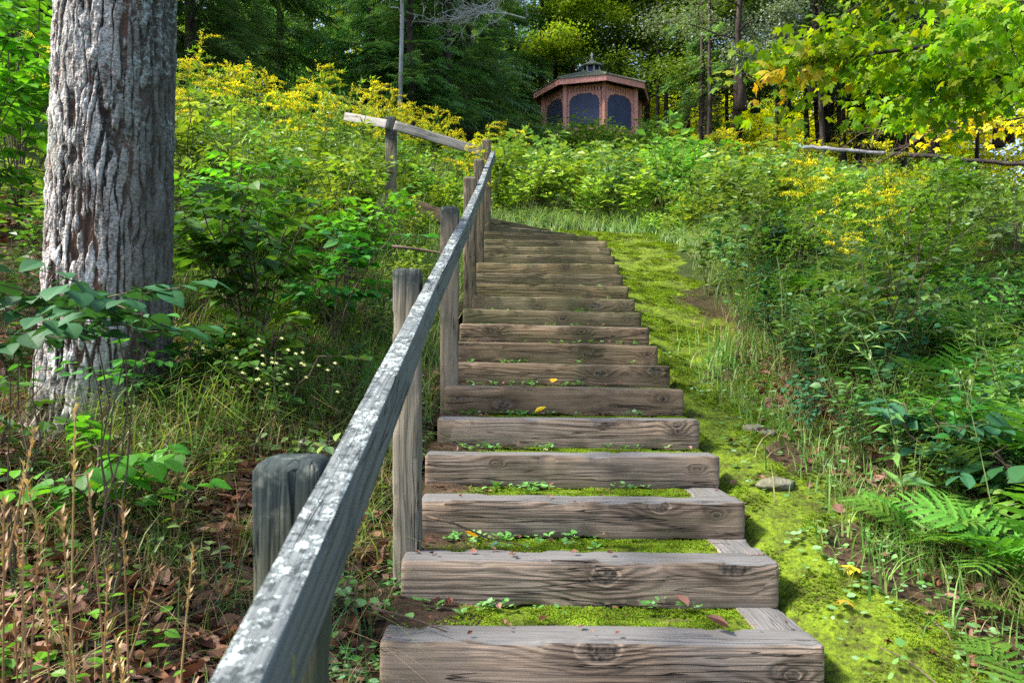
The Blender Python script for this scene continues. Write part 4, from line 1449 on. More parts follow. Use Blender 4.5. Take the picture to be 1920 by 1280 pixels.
# ------------------------------------------------------------------ maple at the right, its branches hanging into the picture
def side_maple():
    r = np.random.RandomState(6)
    bx, by = 7.4, 7.0
    o = thing('maple_tree', 'maple whose yellow green leafy branches hang into the top right corner', 'tree')
    z0 = float(G(bx, by))
    mb = MB()
    t = np.linspace(0, 1, 10)
    mb.add(*tube(np.stack((bx + .1 * np.sin(t * 4), by + 0 * t, z0 - .2 + 7 * t), -1), .17 * (1 - .6 * t), 12))
    mb.build('trunk', M_bark_dark, o, smooth=True)
    def limb(pts, r0, nleaf, mat_i, spreadv, lsize=(.06, .105), nsub=16, back=.72):
        nleaf = int(nleaf * (2.0 if mat_i == 0 else .9))
        pts = np.array(pts)
        u0 = np.linspace(0, 1, len(pts))
        u = np.linspace(0, 1, 12)
        p = np.stack([np.interp(u, u0, pts[:, i]) for i in range(3)], -1)
        p[1:-1] = (p[:-2] + p[2:] + 2 * p[1:-1]) / 4
        lm = MB()
        lm.add(*tube(p, r0 * (1 - .85 * u), 6))
        lv = MB()
        per = nleaf // nsub
        for k in range(nsub):
            uu = 1 - back * (k + r.rand()) / nsub
            b = np.array([np.interp(uu, u, p[:, i]) for i in range(3)])
            main = nrm(p[-1] - p[0])
            d = nrm(main * .7 + r.normal(0, 1, 3) * (.5, .9, .28))
            l = spreadv * r.uniform(.6, 1.2) * (1.2 - .5 * uu)
            v = np.linspace(0, 1, 6)
            q = b + d * (l * v)[:, None] + np.stack((0 * v, 0 * v, -.16 * l * v * v), -1)
            q[1:] += r.normal(0, .025 * l, (5, 3))
            lm.add(*tube(q, .007 * (1 - .7 * v), 4, False))
            m = per
            vv = r.uniform(.1, 1.04, m)
            O = np.stack([np.interp(vv, v, q[:, i]) for i in range(3)], -1) + r.normal(0, 1, (m, 3)) * (.13, .13, .045)
            a = r.normal(0, 1, (m, 3)) * (1, 1, .35) + d * .5 + (0, 0, -.75)
            M = frames(nrm(a), (0, 0, 1), r.normal(0, .8, m)) * r.uniform(lsize[0], lsize[1], m)[:, None, None]
            lv.inst(MAPLE, M, O)
        lo = lm.build('limb', M_bark_dark, o)
        lv.build('leaves', [L_maple, L_maple_o][mat_i], lo)
    T = (bx, by)
    limb([(bx, by, 5.6), P(2050, 60, 6.8), P(1800, 80, 6.4), P(1600, 105, 6.2), P(1450, 130, 6.1)], .035, 520, 0, .75, nsub=18)
    limb([(bx, by, 5.0), P(2100, 60, 7.2), P(1880, 55, 7.0), P(1730, 60, 7.0), P(1640, 70, 7.0)], .03, 420, 0, .8, nsub=14)
    limb([(bx, by, 4.6), P(2120, 90, 6.4), P(1960, 130, 6.3), P(1820, 150, 6.5), P(1720, 160, 6.6)], .03, 330, 0, .75, nsub=12)
    limb([(bx, by, 4.2), P(2100, 130, 8.2), P(1950, 170, 8.0), P(1800, 200, 8.0), P(1660, 222, 8.0)], .028, 330, 0, .7, nsub=12)
    limb([(bx, by, 4.0), P(2100, 190, 8.8), P(1950, 215, 8.8), P(1830, 235, 8.8), P(1720, 250, 8.8)], .022, 170, 1, .55, nsub=8)
    limb([P(1640, 102, 6.2), P(1560, 112, 6.0), P(1500, 122, 5.9), P(1440, 140, 5.8)], .01, 64, 1, .22, nsub=6, back=.8)
    limb([(bx, by, 5.9), P(2100, -60, 6.6), P(1900, -50, 6.6), P(1750, -30, 6.6), P(1640, 0, 6.6)], .03, 300, 0, .8, nsub=12)
    limb([(bx, by, 5.6), P(2100, 0, 5.6), P(1990, 15, 5.5), P(1900, 20, 5.5), P(1820, 30, 5.5)], .03, 220, 0, .6, nsub=10)
side_maple()

# ------------------------------------------------------------------ leafy undergrowth
on_stairs = lambda x, y: (-.62 < x < 1.0 and y < 9.3)
def right_ok(x, y):
    return x > 1.25 + .06 * y and not (mossmask(x, y) > .2)
def left_far(x, y):
    return not (-1.5 < x < 1.5 and y < 9.8)
# goldenrods
gr = [thing_of('goldenrod', mk_goldenrod(s, h), None, None) for s, h in ((1, 1.25), (2, 1.1), (3, 1.35), (4, 1.2))]
pts = spots(48, -5.2, -.9, 7.2, 12.5, 1, .24, lambda x, y: left_far(x, y) and x < -1.0 - .1 * (y - 7) and (x < -1.6 or y > 9.6))
populate('goldenrod', gr, pts, 'goldenrod in yellow bloom on the bank between the big tree and the upper rail', 'goldenrod', 'goldenrods on the left bank', .8, 1.1)
pts = spots(26, -2.8, 0.0, 12, 16, 2, .35)
populate('goldenrod', gr, pts, 'goldenrod in yellow bloom on the slope behind the upper rail, below the hemlocks', 'goldenrod', 'goldenrods behind the upper rail', .8, 1.1)
pts = [(x, y) for x, y in ((1.55, 4.9), (2.0, 5.8), (2.35, 6.1), (2.1, 6.9), (2.6, 7.3), (3.0, 7.8), (3.3, 7.0), (2.8, 8.6), (3.5, 8.9), (3.1, 6.2), (3.9, 8.0), (1.75, 5.5), (1.95, 5.2), (2.3, 5.4), (2.6, 5.7), (2.9, 6.6), (3.4, 6.6), (2.2, 7.6), (3.7, 7.2), (2.5, 9.4), (4.4, 9.6), (3.3, 10.5))]
pts = pts[::2]
populate('goldenrod', gr, pts[1:], 'goldenrod in bloom among the ferns right of the mossy strip', 'goldenrod', 'goldenrods among the ferns', .62, .95, .2)
pts = spots(26, 4.5, 9.5, 19, 25, 3, .5)
populate('goldenrod', gr, pts, 'tall slender goldenrod just starting to bloom right of the gazebo', 'goldenrod', 'goldenrods right of the gazebo', 1.05, 1.4, .05)
o = copy_tree(gr[0]); tag(o, 'goldenrod leaning over the top of the handrail with drooping yellow plumes', 'goldenrod'); 
if 'group' in o: del o['group']
place(o, -.50, 7.75, None, .85, 1.0, (.1, .22))

# leafless-bloom leafy stems (tall forbs)
fb = [protos_single(list(mk_goldenrod(s, h, False, L, True).values()), 'leafy_plant') for s, h, L in ((11, 1.1, L_gold), (12, 1.0, L_forb), (13, 1.2, L_forb2), (14, .9, L_forb))]
hb = [protos_single(list(mk_forb(s, h, RHOMB, l, st, 24, m, .45).values()), 'leafy_weed') for s, h, l, st, m in
      ((21, .85, .09, 7, L_forb), (22, .75, .10, 7, L_forb2), (23, .95, .095, 8, L_forb), (24, .6, .08, 6, L_forb2), (25, .8, .10, 8, L_gold))]
nb = [thing_of('herb', mk_forb(s, h, lf_, l, st, 18, m, .45), None, None) for s, h, l, st, m, lf_ in
      ((121, .7, .065, 5, L_fern, OVATE), (122, .6, .06, 5, L_shrub, OVATE), (123, .75, .06, 6, L_blue, TOOTH), (124, .6, .06, 5, L_gold, LANCE))]
pts = spots(105, -.6, 5.5, 9.7, 14, 4, .27, lambda x, y: not (x < 1.3 and y < 10.1))
far = MB()
fmats = [M_stem, L_forb, L_forb2, L_gold]
rfar = np.random.RandomState(6)
src = [mk_forb(300 + q, h, RHOMB, l, 7, 24, m, .45) for q, (h, l, m) in enumerate(((.85, .075, L_forb), (.8, .08, L_forb2), (.95, .08, L_gold)))]
fp = [(x, y, 1.0) for x, y in spots(170, -.5, 9.5, 14, 26, 104, .42)] + [(x, y, 1.85) for x, y in spots(60, .6, 5.8, 23, 26.4, 105, .26)]
for (x, y, k) in fp:
    a = rfar.rand() * 6.28
    sc = k * rfar.uniform(.8, 1.3)
    Rz = np.array(((cos(a), -sin(a), 0), (sin(a), cos(a), 0), (0, 0, 1))) * sc
    for part, mat in src[rfar.randint(3)].values():
        far.merge(part, Rz, (x, y, float(G(x, y)) - .02), {0: fmats.index(mat)})
tag(far.build('undergrowth', fmats), kind='stuff')
populate('leafy_weed', hb, pts, 'bushy green leafy weed on the slope between the top of the steps and the gazebo', 'weed', 'leafy weeds below the gazebo', .85, 1.55)
pts = spots(90, -.2, 9.5, 10.8, 26, 5, .5)
populate('leafy_plant', fb, pts, 'upright green leafy stem on the slope below the gazebo', 'weed', 'leafy stems below the gazebo', .7, 1.15)
pts = spots(66, -6.5, -1.1, 5.2, 12.5, 6, .3, lambda x, y: left_far(x, y) or (x < -1.35 and y > 5.2))
populate('leafy_weed', hb, pts, 'bushy green weed on the left bank beneath the goldenrods', 'weed', 'leafy weeds on the left bank', .7, 1.1)
pts = spots(105, -6.5, -1.3, 5.4, 12.5, 7, .26)
populate('leafy_plant', fb, pts, 'upright leafy stem on the left bank between the goldenrods', 'weed', 'leafy stems on the left bank', .7, 1.15)
pts = spots(76, 1.22, 3.8, 2.0, 7.0, 108, .2, lambda x, y: x > 1.22 + .05 * y and not (y < 3.15 and x < 1.95))
populate('herb', nb, pts, '', 'weed', 'leafy weeds on the right bank', .55, 1.15)
pts = spots(34, 1.3, 2.3, 3.0, 6.2, 208, .14, lambda x, y: 1.26 + .06 * y < x + .0 < 1.75 + .09 * y)
populate('herb', nb, pts, '', 'weed', 'leafy weeds on the right bank', .35, .7)
pts = spots(36, 1.9, 8, 6.2, 14, 8, .42, right_ok)
populate('leafy_weed', hb, pts, 'bushy green weed standing between the ferns on the right bank', 'weed', 'leafy weeds on the right bank', .75, 1.15)
pts = spots(75, 1.4, 5.5, 2.6, 10, 9, .3, right_ok)
populate('leafy_plant', fb, pts, 'narrow leaved green stem rising out of the ferns on the right bank', 'weed', 'leafy stems on the right bank', .5, .95)

pts = spots(26, -2.3, -.75, 6.0, 8.1, 31, .2)
populate('leafy_weed', [hb[1], hb[3], hb[4]], pts, '', 'weed', 'leafy weeds on the left bank', .4, .65)
pts = spots(22, -1.6, -.4, 9.2, 11, 32, .22)
populate('leafy_weed', [hb[1], hb[3], hb[4]], pts, '', 'weed', 'leafy weeds on the left bank', .45, .8)
pts = spots(34, -1.75, -.52, 2.7, 5.2, 35, .17)
populate('herb', nb, pts, '', 'weed', 'leafy weeds on the left bank', .28, .6)
pts = spots(22, -4.4, -2.2, 3.6, 5.6, 33, .25)
populate('herb', nb, pts, '', 'weed', 'leafy weeds on the left bank', .5, .9)
pts = spots(24, 1.5, 4.2, 8.7, 9.9, 34, .2)
populate('leafy_weed', [hb[1], hb[3], hb[4]], pts, '', 'weed', 'leafy weeds below the gazebo', .3, .6)
# ferns
fn = [thing_of('fern', mk_fern(s, L, n, m, True, dm), None, None) for s, L, n, m, dm in
      ((1, .48, 7, L_fern, 0), (2, .42, 6, L_fern, .05), (3, .45, 7, L_fern2, 0), (4, .4, 6, L_fern2, .05))]
ff = [protos_single(mk_fern(s, L, n, m, False, .04), 'fern') for s, L, n, m in ((5, .5, 7, L_fern), (6, .55, 7, L_fern), (7, .46, 6, L_fern2))]
pts = spots(44, 1.25, 3.4, 1.9, 6.2, 10, .24, lambda x, y: x > 1.42 + .09 * y)
populate('fern', fn, pts, 'green fern with arching fronds on the near part of the right bank', 'fern', 'ferns on the right bank', .7, 1.25, .2)
pts = spots(70, 1.9, 9.5, 6, 17, 11, .45, right_ok)
populate('fern', ff, pts, 'green fern further up the right bank towards the wood', 'fern', 'ferns higher on the right bank', .8, 1.3, .15)
def one(src, x, y, s, rz, tilt, label, cat):
    o = copy_tree(src)
    if 'group' in o: del o['group']
    tag(o, label, cat)
    place(o, x, y, None, s, rz, tilt)
    return o
one(fn[2], 1.66, 2.68, .95, .3, (.1, -.3), 'bright green fern leaning over the moss at the lower right edge', 'fern')
one(fn[3], 1.36, 2.16, .8, 2.0, (.1, -.25), 'small bright fern lowest down by the right edge', 'fern')
one(fn[2], 1.42, 2.85, .7, 1.1, (.15, -.2), 'bright fern nearest the moss above the yellow fallen leaf', 'fern')
one(fn[3], 1.55, 2.4, .75, 2.9, (.1, -.25), 'low green fern between the two bright ferns at the lower right edge', 'fern')
one(fn[0], 1.80, 3.05, .8, 4.2, (.1, -.3), 'fern with serrated fronds overhanging the moss between the stones and the right edge', 'fern')

# dark leaved shrub in front of the goldenrods, left of the rail
def mk_shrub(seed, h, L, stems, per, mat, spread=.6, leaf=OVATE, tmin=.35):
    r = np.random.RandomState(seed)
    st, lf = MB(), MB()
    for s in range(stems):
        az = r.rand() * 2 * pi
        hh, ln = h * (r.uniform(.6, 1.05) if tmin < .5 else r.uniform(.88, 1.02)), spread * r.uniform(.2, 1)
        t = np.linspace(0, 1, 8)
        p = np.stack((np.cos(az) * ln * t ** 1.3, np.sin(az) * ln * t ** 1.3, hh * (t - .15 * t ** 4)), -1)
        p[1:] += r.normal(0, .012, (7, 3))
        st.add(*tube(p, (.007 if tmin < .5 else .0035) * (1 - .65 * t), 5))
        for q in range(per):
            t0 = r.uniform(tmin, 1)
            b = np.array([np.interp(t0, t, p[:, i]) for i in range(3)])
            a = r.rand() * 2 * pi
            l = r.uniform(.12, .32)
            d = np.array((cos(a), sin(a), r.uniform(-.1, .45)))
            v = np.linspace(0, 1, 5)
            tw = b + d * (l * v)[:, None] + np.stack((0 * v, 0 * v, -.1 * l * v * v), -1)
            st.add(*tube(tw, .0025 * (1 - .5 * v), 3, False))
            k = 7
            for i in range(k):          # leaves in two ranks, held flat
                vv = (i + 1) / k
                o = b + d * l * vv
                sg = -1 if i % 2 else 1
                aa = a + (sg * r.uniform(.6, 1.1) if i < k - 1 else 0)
                D = nrm(np.array([(cos(aa), sin(aa), r.uniform(-.45, .1))]))
                lf.inst(leaf, frames(D, roll=r.normal(0, .3, 1)) * L * r.uniform(.7, 1.15), o[None])
    return {'stems': (st, M_twig), 'leaves': (lf, mat)}
def shrub(x, y, label, *a, name='shrub', cat='shrub', rz=0, s=1, **k):
    o = thing_of(name, mk_shrub(*a, **k), label, cat)
    place(o, x, y, None, s, rz)
    return o
shrub(-1.36, 4.25, 'dark green broad leaved shrub between the big tree and the railing', 3, 1.15, .105, 9, 6, L_shrub, spread=.55)
shrub(-1.05, 4.7, 'dark shrub with drooping leaves just left of the third railing post', 4, .95, .095, 6, 5, L_shrub, spread=.4)
shrub(-1.75, 4.9, 'leafy shrub standing directly behind the right side of the big trunk', 5, 1.2, .10, 7, 5, L_shrub, spread=.45)
shrub(-1.25, 3.75, 'low bright green sapling beside the foot of the big tree', 6, .55, .085, 6, 4, L_shrub2, spread=.4)
shrub(-1.95, 5.7, 'bright yellow green bush below the goldenrods', 71, 1.25, .085, 10, 7, L_shrub2, spread=.6)
shrub(-1.15, 5.6, 'fresh green bush left of the fourth railing post', 72, .95, .08, 8, 6, L_shrub2, spread=.4)
shrub(-1.5, 6.9, 'yellowish bush below the left end of the upper rail', 73, .95, .07, 8, 6, L_forb2, spread=.45)
shrub(-1.55, 3.45, 'dark leafy shrub growing against the right side of the trunk foot', 74, .55, .065, 7, 5, L_shrub, spread=.35)
shrub(-1.95, 2.95, 'low dark shrub hiding the front of the trunk foot', 75, .45, .06, 7, 5, L_shrub, spread=.4)
shrub(-1.05, 3.55, 'bushy dark green shrub between the trunk foot and the asters', 76, .5, .06, 7, 5, L_shrub, spread=.35)
shrub(-3.3, 4.7, 'tall bright green leafed bush behind the big tree at the left edge', 7, 2.3, .12, 12, 8, L_shrub2, spread=.75)
shrub(-3.9, 6.3, 'tall bright bush further back at the left edge', 8, 2.6, .12, 14, 8, L_shrub2, spread=1.0)
shrub(-3.05, 3.9, 'darker leafed bush left of the big trunk', 9, 1.35, .11, 9, 6, L_shrub, spread=.6)
shrub(-2.7, 6.6, 'yellow green bush right behind the big trunk', 10, 1.5, .09, 10, 7, L_forb2, spread=.7)
shrub(-1.12, 2.25, 'blue green bramble with large toothed leaves in front of the big tree', 11, 1.12, .085, 5, 3, L_blue, name='bramble', cat='bramble', spread=.2, leaf=TOOTH, tmin=.82)
shrub(-1.42, 2.3, 'bramble with spreading toothed leaves at the left edge before the tree', 12, 1.05, .085, 3, 3, L_blue, name='bramble', cat='bramble', spread=.2, leaf=TOOTH, tmin=.85)
shrub(-1.35, 2.6, 'low bright leafed bramble under the toothed leaves near the tree foot', 13, .45, .08, 6, 3, L_shrub2, name='bramble', cat='bramble', spread=.3, leaf=TOOTH)
shrub(1.72, 3.25, 'blue green shrub with large leaves at the edge of the moss on the right', 14, .45, .085, 6, 3, L_blue, spread=.25)
shrub(1.95, 3.0, 'low dark shrub with broad leaves beneath the ferns on the right', 15, .38, .09, 5, 3, L_blue, spread=.3, leaf=TOOTH)
shrub(-.86, 3.25, 'small fresh green herb beside the second railing post', 16, .22, .05, 5, 2, L_forb, name='herb', cat='herb', spread=.12)
shrub(-.52, 1.72, 'low broad leaved herb at the foot of the near railing post', 17, .2, .06, 5, 2, L_cover, name='herb', cat='herb', spread=.12)
shrub(-.52, 2.55, 'small round leaved herb at the foot of the second railing post', 18, .16, .035, 5, 2, L_cover, name='herb', cat='herb', spread=.12, leaf=ROUND)

for k, (x, y, h, L_, mt, lb) in enumerate(((2.1, 4.4, .85, .065, L_forb, 'leafy bush on the right bank level with the seventh step'), (2.75, 5.6, 1.0, .07, L_shrub2, 'bright green bush further up the right bank'),
        (3.3, 7.0, 1.1, .075, L_forb2, 'yellowish green bush on the right bank below the grey log'), (2.2, 6.4, .9, .06, L_shrub2, 'rounded green bush beside the upper moss strip'), (3.0, 4.6, .9, .07, L_shrub, 'dark green bush near the right edge'),
        (4.6, 8.4, 1.2, .08, L_shrub2, 'tall bright bush on the upper right bank'), (2.45, 8.3, 1.0, .07, L_forb, 'leafy bush right of the top of the steps'), (3.9, 6.2, 1.1, .075, L_forb, 'tall leafy bush by the right edge of the upper bank'),
        (1.3, 10.6, 1.1, .08, L_forb, 'dense leafy bush standing behind the top of the steps'), (2.6, 11.2, 1.2, .08, L_shrub2, 'bright bush behind the grass right of the steps'), (.3, 11.0, 1.0, .08, L_forb2, 'yellow green bush right behind the end of the handrail'))):
    o = thing_of('bush', mk_shrub(400 + k, h, L_, 9, 6, mt, spread=.5), lb, 'bush')
    place(o, x, y, None, 1, k * 1.3)

# white asters
def asters():
    r = np.random.RandomState(9)
    o = thing_of('aster', mk_forb(31, .42, RHOMB, .035, 4, 18, L_forb, .3), 'spindly aster with tiny white flowers left of the second railing post', 'aster')
    mb = MB()
    for k in range(34):
        c = np.array((r.normal(0, .11), r.normal(0, .08), r.uniform(.2, .46)))
        n = 8
        a = np.arange(n) * 2 * pi / n
        D = np.stack((np.cos(a), np.sin(a) * .7, np.sin(a) * -.5 + .25), -1)
        mb.inst(RHOMB, frames(nrm(D)) * .011, np.repeat(c[None], n, 0))
    mb.build('flowers', L_white, o)
    place(o, -.98, 3.35, float(G(-.98, 3.35)) + .03, 1.0)
asters()

# ------------------------------------------------------------------ ground cover (uncountable)
def scatter(n, x0, x1, y0, y1, seed, dens=None):
    r = np.random.RandomState(seed)
    x, y = r.uniform(x0, x1, n * 3), r.uniform(y0, y1, n * 3)
    if dens is not None:
        k = r.rand(len(x)) < dens(x, y)
        x, y = x[k], y[k]
    return x[:n], y[:n], r
def gnormal(x, y):
    e = .02
    return nrm(np.stack(((G(x - e, y) - G(x + e, y)) / (2 * e), (G(x, y - e) - G(x, y + e)) / (2 * e), np.ones_like(x)), -1))

def grass(name, mat, n, x0, x1, y0, y1, seed, dens, h, w, bends=(.2, .5, .9, 1.3), label=None):
    x, y, r = scatter(n, x0, x1, y0, y1, seed, dens)
    # gather into small clumps
    cx, cy = np.round(x / .11 + vn(y * 9, x * 9, 0, 4)) * .11, np.round(y / .11) * .11
    kk = r.rand(len(x)) < .6
    x = np.where(kk, cx + r.normal(0, .022, len(x)), x)
    y = np.where(kk, cy + r.normal(0, .022, len(x)), y)
    z = G(x, y) - .01
    a = r.rand(len(x)) * 2 * pi
    sc = r.uniform(h[0], h[1], len(x)) * (.6 + .8 * vn(x * 2, y * 2, 0, 6))
    mb = MB()
    pick = r.randint(0, len(bends), len(x))
    for q, b in enumerate(bends):
        s = pick == q
        k = s.sum()
        c_, s_ = np.cos(a[s]), np.sin(a[s])
        o_ = np.zeros(k)
        M = np.stack((np.stack((c_, -s_, o_), -1), np.stack((s_, c_, o_), -1), np.stack((o_, o_, o_ + 1), -1)), 1) * sc[s][:, None, None]
        hm = .5 * (h[0] + h[1])
        mb.inst(T_blade(w / hm, b, 4), M, np.stack((x[s], y[s], z[s]), -1))
    o = mb.build(name, mat)
    return tag(o, kind='stuff')

left_bank = lambda x, y: np.where((x < -.5), .35 + .65 * sstep(2.6, 4.0, y + x * .3) * (1 - .7 * sstep(-1.6, -2.4, x)), 0) * sstep(.35, .6, fbm(x * 2.2, y * 2.2, seed=14)) * 1.3
tuft_d = lambda x, y: sstep(.46, .62, fbm(x * 2.0, y * 2.0, seed=15)) * (x < -.5)
grass('grass', L_grass, 9000, -2.6, -.44, 2.9, 7.5, 61, lambda x, y: sstep(3.1, 4.4, y) * (.3 + .7 * sstep(-1.5, -.9, x)) + .35 * tuft_d(x, y), (.10, .26), .0032)
grass('grass', L_grass, 2200, -3.2, -.5, 1.2, 3.4, 62, tuft_d, (.10, .24), .0028)
grass('grass', L_grass, 3400, -1.7, -.46, 2.4, 5.2, 72, lambda x, y: sstep(.4, .55, fbm(x * 3, y * 3, seed=44)), (.16, .34), .003, (.7, 1.1, 1.6, 2.2))
grass('grass', L_grassd, 700, -1.4, -.48, 1.3, 2.6, 63, lambda x, y: sstep(.5, .6, fbm(x * 3, y * 3, seed=16)), (.12, .24), .003, (.5, .9, 1.4))
grass('grass', L_dryg, 6000, -2.8, -.48, 1.2, 4.6, 64, lambda x, y: .25 + .75 * tuft_d(x, y), (.08, .26), .0018, (.4, .9, 1.5, 2.2))
grass('grass', L_grassl, 15000, -.9, 4.2, 8.4, 11.5, 65, lambda x, y: (1 - mossmask(x, y)) * (1 - (np.hypot(x - .1, (y - 8.8)) < .6)), (.10, .28), .004, (.3, .7, 1.1, 1.6))
grass('grass', L_grassl, 6500, 1.2, 2.6, 4.2, 8.6, 66, lambda x, y: sstep(1.15 + .06 * y, 1.5 + .06 * y, x) * (1 - sstep(1.9 + .06 * y, 2.4 + .06 * y, x)) * (.25 + .75 * sstep(4.5, 6.5, y)), (.10, .28), .003, (.3, .7, 1.1, 1.6))
grass('grass', L_grass, 9000, .95, 2.4, 1.3, 5.4, 67, lambda x, y: sstep(1.0, 1.35, x) * (.12 + sstep(.44, .58, fbm(x * 3, y * 3, seed=17))), (.05, .18), .0024)
grass('grass', L_dryg, 5000, 1.1, 2.6, 1.4, 6, 68, lambda x, y: sstep(1.25, 1.6, x), (.05, .22), .0016, (.6, 1.2, 2.2))
grass('grass', L_grassl, 4200, -2.4, -.5, 6.6, 9.9, 70, lambda x, y: 1.0 + 0 * x, (.12, .34), .004, (.3, .7, 1.1, 1.6))
grass('grass', L_grassl, 9000, -6, 10, 10.5, 24, 69, lambda x, y: 1.0 + 0 * x, (.3, .6), .007, (.3, .8))

# moss: thousands of tiny tufts
def moss():
    T = []
    r0 = np.random.RandomState(2)
    V, F3 = [], []
    for k in range(6):
        a = k * pi / 3 + r0.rand()
        l = r0.uniform(.5, 1)
        n = len(V)
        c, s = cos(a), sin(a)
        V += [(-s * .16, c * .16, 0), (s * .16, -c * .16, 0), (c * .75 * l, s * .75 * l, .75 * l)]
        F3.append((n, n + 1, n + 2))
    T = (np.array(V), [np.array(F3)])
    mb = MB()
    def put(x, y, z, r, s0, s1):
        k = len(x)
        a = r.rand(k) * 2 * pi
        c, s = np.cos(a), np.sin(a)
        o = np.zeros(k)
        sc = r.uniform(s0, s1, k)
        M = np.stack((np.stack((c, -s, o), -1), np.stack((s, c, o), -1), np.stack((o, o, o + 1), -1)), 1) * sc[:, None, None]
        mb.inst(T, M, np.stack((x, y, z), -1))
    patch = lambda x, y: mossmask(x, y) * (.05 + .95 * sstep(.47, .55, fbm(x * 5, y * 5, 0, 5, seed=18)))
    for (n, y0, y1, sd, s0, s1) in ((26000, .9, 2.8, 71, .006, .014), (26000, 2.8, 5, 72, .008, .017), (26000, 5, 10.2, 73, .012, .026)):
        x, y, r = scatter(n, -.6, 2.3, y0, y1, sd, patch)
        hum = fbm(x * 7, y * 7, seed=19)
        put(x, y, G(x, y) + .03 * (hum - .4) * 1.0, r, s0, s1)
    # on the treads
    for i in range(16):
        n = 2600 if i < 6 else 900
        r = np.random.RandomState(200 + i)
        xr = SR[i][0] - (.15 if i < 3 else .01)
        x = r.uniform(-.34, xr, n * 2)
        y = r.uniform(SY[i] + .13, SY[i + 1], n * 2)
        k = r.rand(n * 2) < sstep(-.32, .1, x + (fbm(x * 5, y * 5, seed=8) - .5) * .5) * sstep(.36, .50, fbm(x * 6, y * 9, seed=20)) + .05
        x, y = x[k], y[k]
        t = (x - SL[i][0]) / (SR[i][0] - SL[i][0])
        put(x, y, SL[i][2] + (SR[i][2] - SL[i][2]) * t - .016 + .012 * fbm(x * 9, y * 9, seed=23), r, .007, .014)
    tag(mb.build('moss', L_moss), kind='stuff')
moss()

# small round-leaved ground cover
def cover(name, mat, n, x0, x1, y0, y1, seed, dens, L, leaf=ROUND, lift=(.01, .05), zf=G):
    x, y, r = scatter(n, x0, x1, y0, y1, seed, dens)
    k = len(x)
    a = r.rand(k) * 2 * pi
    D = np.stack((np.cos(a), np.sin(a), r.uniform(-.2, .35, k)), -1)
    mb = MB()
    O = np.stack((x, y, zf(x, y) + r.uniform(lift[0], lift[1], k)), -1)
    mb.inst(leaf, frames(nrm(D), roll=r.normal(0, .3, k)) * r.uniform(L[0], L[1], k)[:, None, None], O)
    # short stalks
    return tag(mb.build(name, mat), kind='stuff')
cl = lambda s, a, b, f=3.5: (lambda x, y: sstep(a, b, fbm(x * f, y * f, seed=s)))
cover('ground_cover', L_shrub2, 1500, -2.2, -.55, 1.2, 2.4, 81, lambda x, y: sstep(.40, .52, fbm(x * 3, y * 3, seed=24)) * (1 - sstep(-1.0, -.78, x)) * (1 - .7 * sstep(1.7, 2.1, y)), (.022, .05), OVATE, (.02, .12))
cover('ground_cover', L_cover, 2600, .95, 2.0, 1.3, 5.0, 82, lambda x, y: .15 + cl(25, .5, .6)(x, y) + .5 * sstep(1.1, 1.35, x), (.012, .034))
cover('ground_cover', L_cover, 900, -.62, -.36, 1.5, 4.2, 83, cl(26, .45, .6), (.014, .03))
cover('ground_cover', L_forb, 2600, -2.4, -.5, 2.4, 6.5, 84, cl(27, .5, .62, 2), (.02, .045), OVATE, (.02, .16))
cover('ground_cover', L_forb, 4200, 1.5, 4.2, 2.2, 8, 85, lambda x, y: sstep(1.45 + .05 * y, 1.8 + .05 * y, x), (.03, .06), OVATE, (.02, .22))
cover('ground_cover', L_forb2, 7000, -6, 9, 10, 22, 86, None, (.06, .11), RHOMB, (.05, .5))
cover('ground_cover', L_gold, 5000, -6, -1.3, 5.5, 12, 87, None, (.05, .09), RHOMB, (.05, .5))
def step_weeds():
    r = np.random.RandomState(5)
    mb = MB()
    for i in range(16):
        n = (30, 34, 26, 30, 26, 22)[i] if i < 6 else 12
        xs = r.uniform(-.3, SR[i][0] - .1, n)
        cc = r.uniform(-.3, SR[i][0] - .1, 4)
        xs = np.where(r.rand(n) < .35, np.abs(r.normal(0, .28, n)) - .25, np.clip(cc[r.randint(0, 4, n)] + r.normal(0, .035, n), -.33, SR[i][0] - .08))
        for x in xs:
            y = SY[i + 1] - abs(r.normal(0, .035)) - .01 if r.rand() < .65 else r.uniform(SY[i] + .15, SY[i + 1])
            z = SL[i][2] - .012
            m = r.randint(3, 7)
            a = r.rand(m) * 6.28
            D = nrm(np.stack((np.cos(a), np.sin(a), r.uniform(.05, .8, m)), -1))
            L = r.uniform(.012, .026)
            O = np.array((x, y, z)) + D * .008 + np.array((0, 0, 1)) * r.uniform(.002, .018, m)[:, None]
            mb.inst(ROUND, frames(D) * (L * r.uniform(.7, 1.3, m))[:, None, None], O)
    tag(mb.build('ground_cover', L_cover), kind='stuff')
step_weeds()

# leaf litter
def litter(n, x0, x1, y0, y1, seed, dens, L=(.03, .075), mat=L_litter):
    x, y, r = scatter(n, x0, x1, y0, y1, seed, dens)
    k = len(x)
    mb = MB()
    for q, T in enumerate((T_ovate(.4, .22, -.35, True), T_maple(.5), T_ovate(.3, -.2, .4))):
        s = np.arange(k) % 3 == q
        D = nrm(np.stack((r.normal(0, 1, s.sum()), r.normal(0, 1, s.sum()), r.normal(0, .25, s.sum())), -1))
        mb.inst(T, frames(D, roll=r.normal(0, .5, s.sum())) * r.uniform(L[0], L[1], s.sum())[:, None, None], np.stack((x[s], y[s], G(x[s], y[s]) + r.uniform(0, .022, s.sum())), -1))
    return tag(mb.build('leaf_litter', mat), kind='stuff')
litter(20000, -3.4, -.42, 1.0, 4.6, 91, lambda x, y: .55 + .45 * (x < -.7), (.03, .085))
litter(5000, 1.15, 3.0, 1.4, 5.0, 92, lambda x, y: sstep(1.2, 1.6, x), (.02, .06))
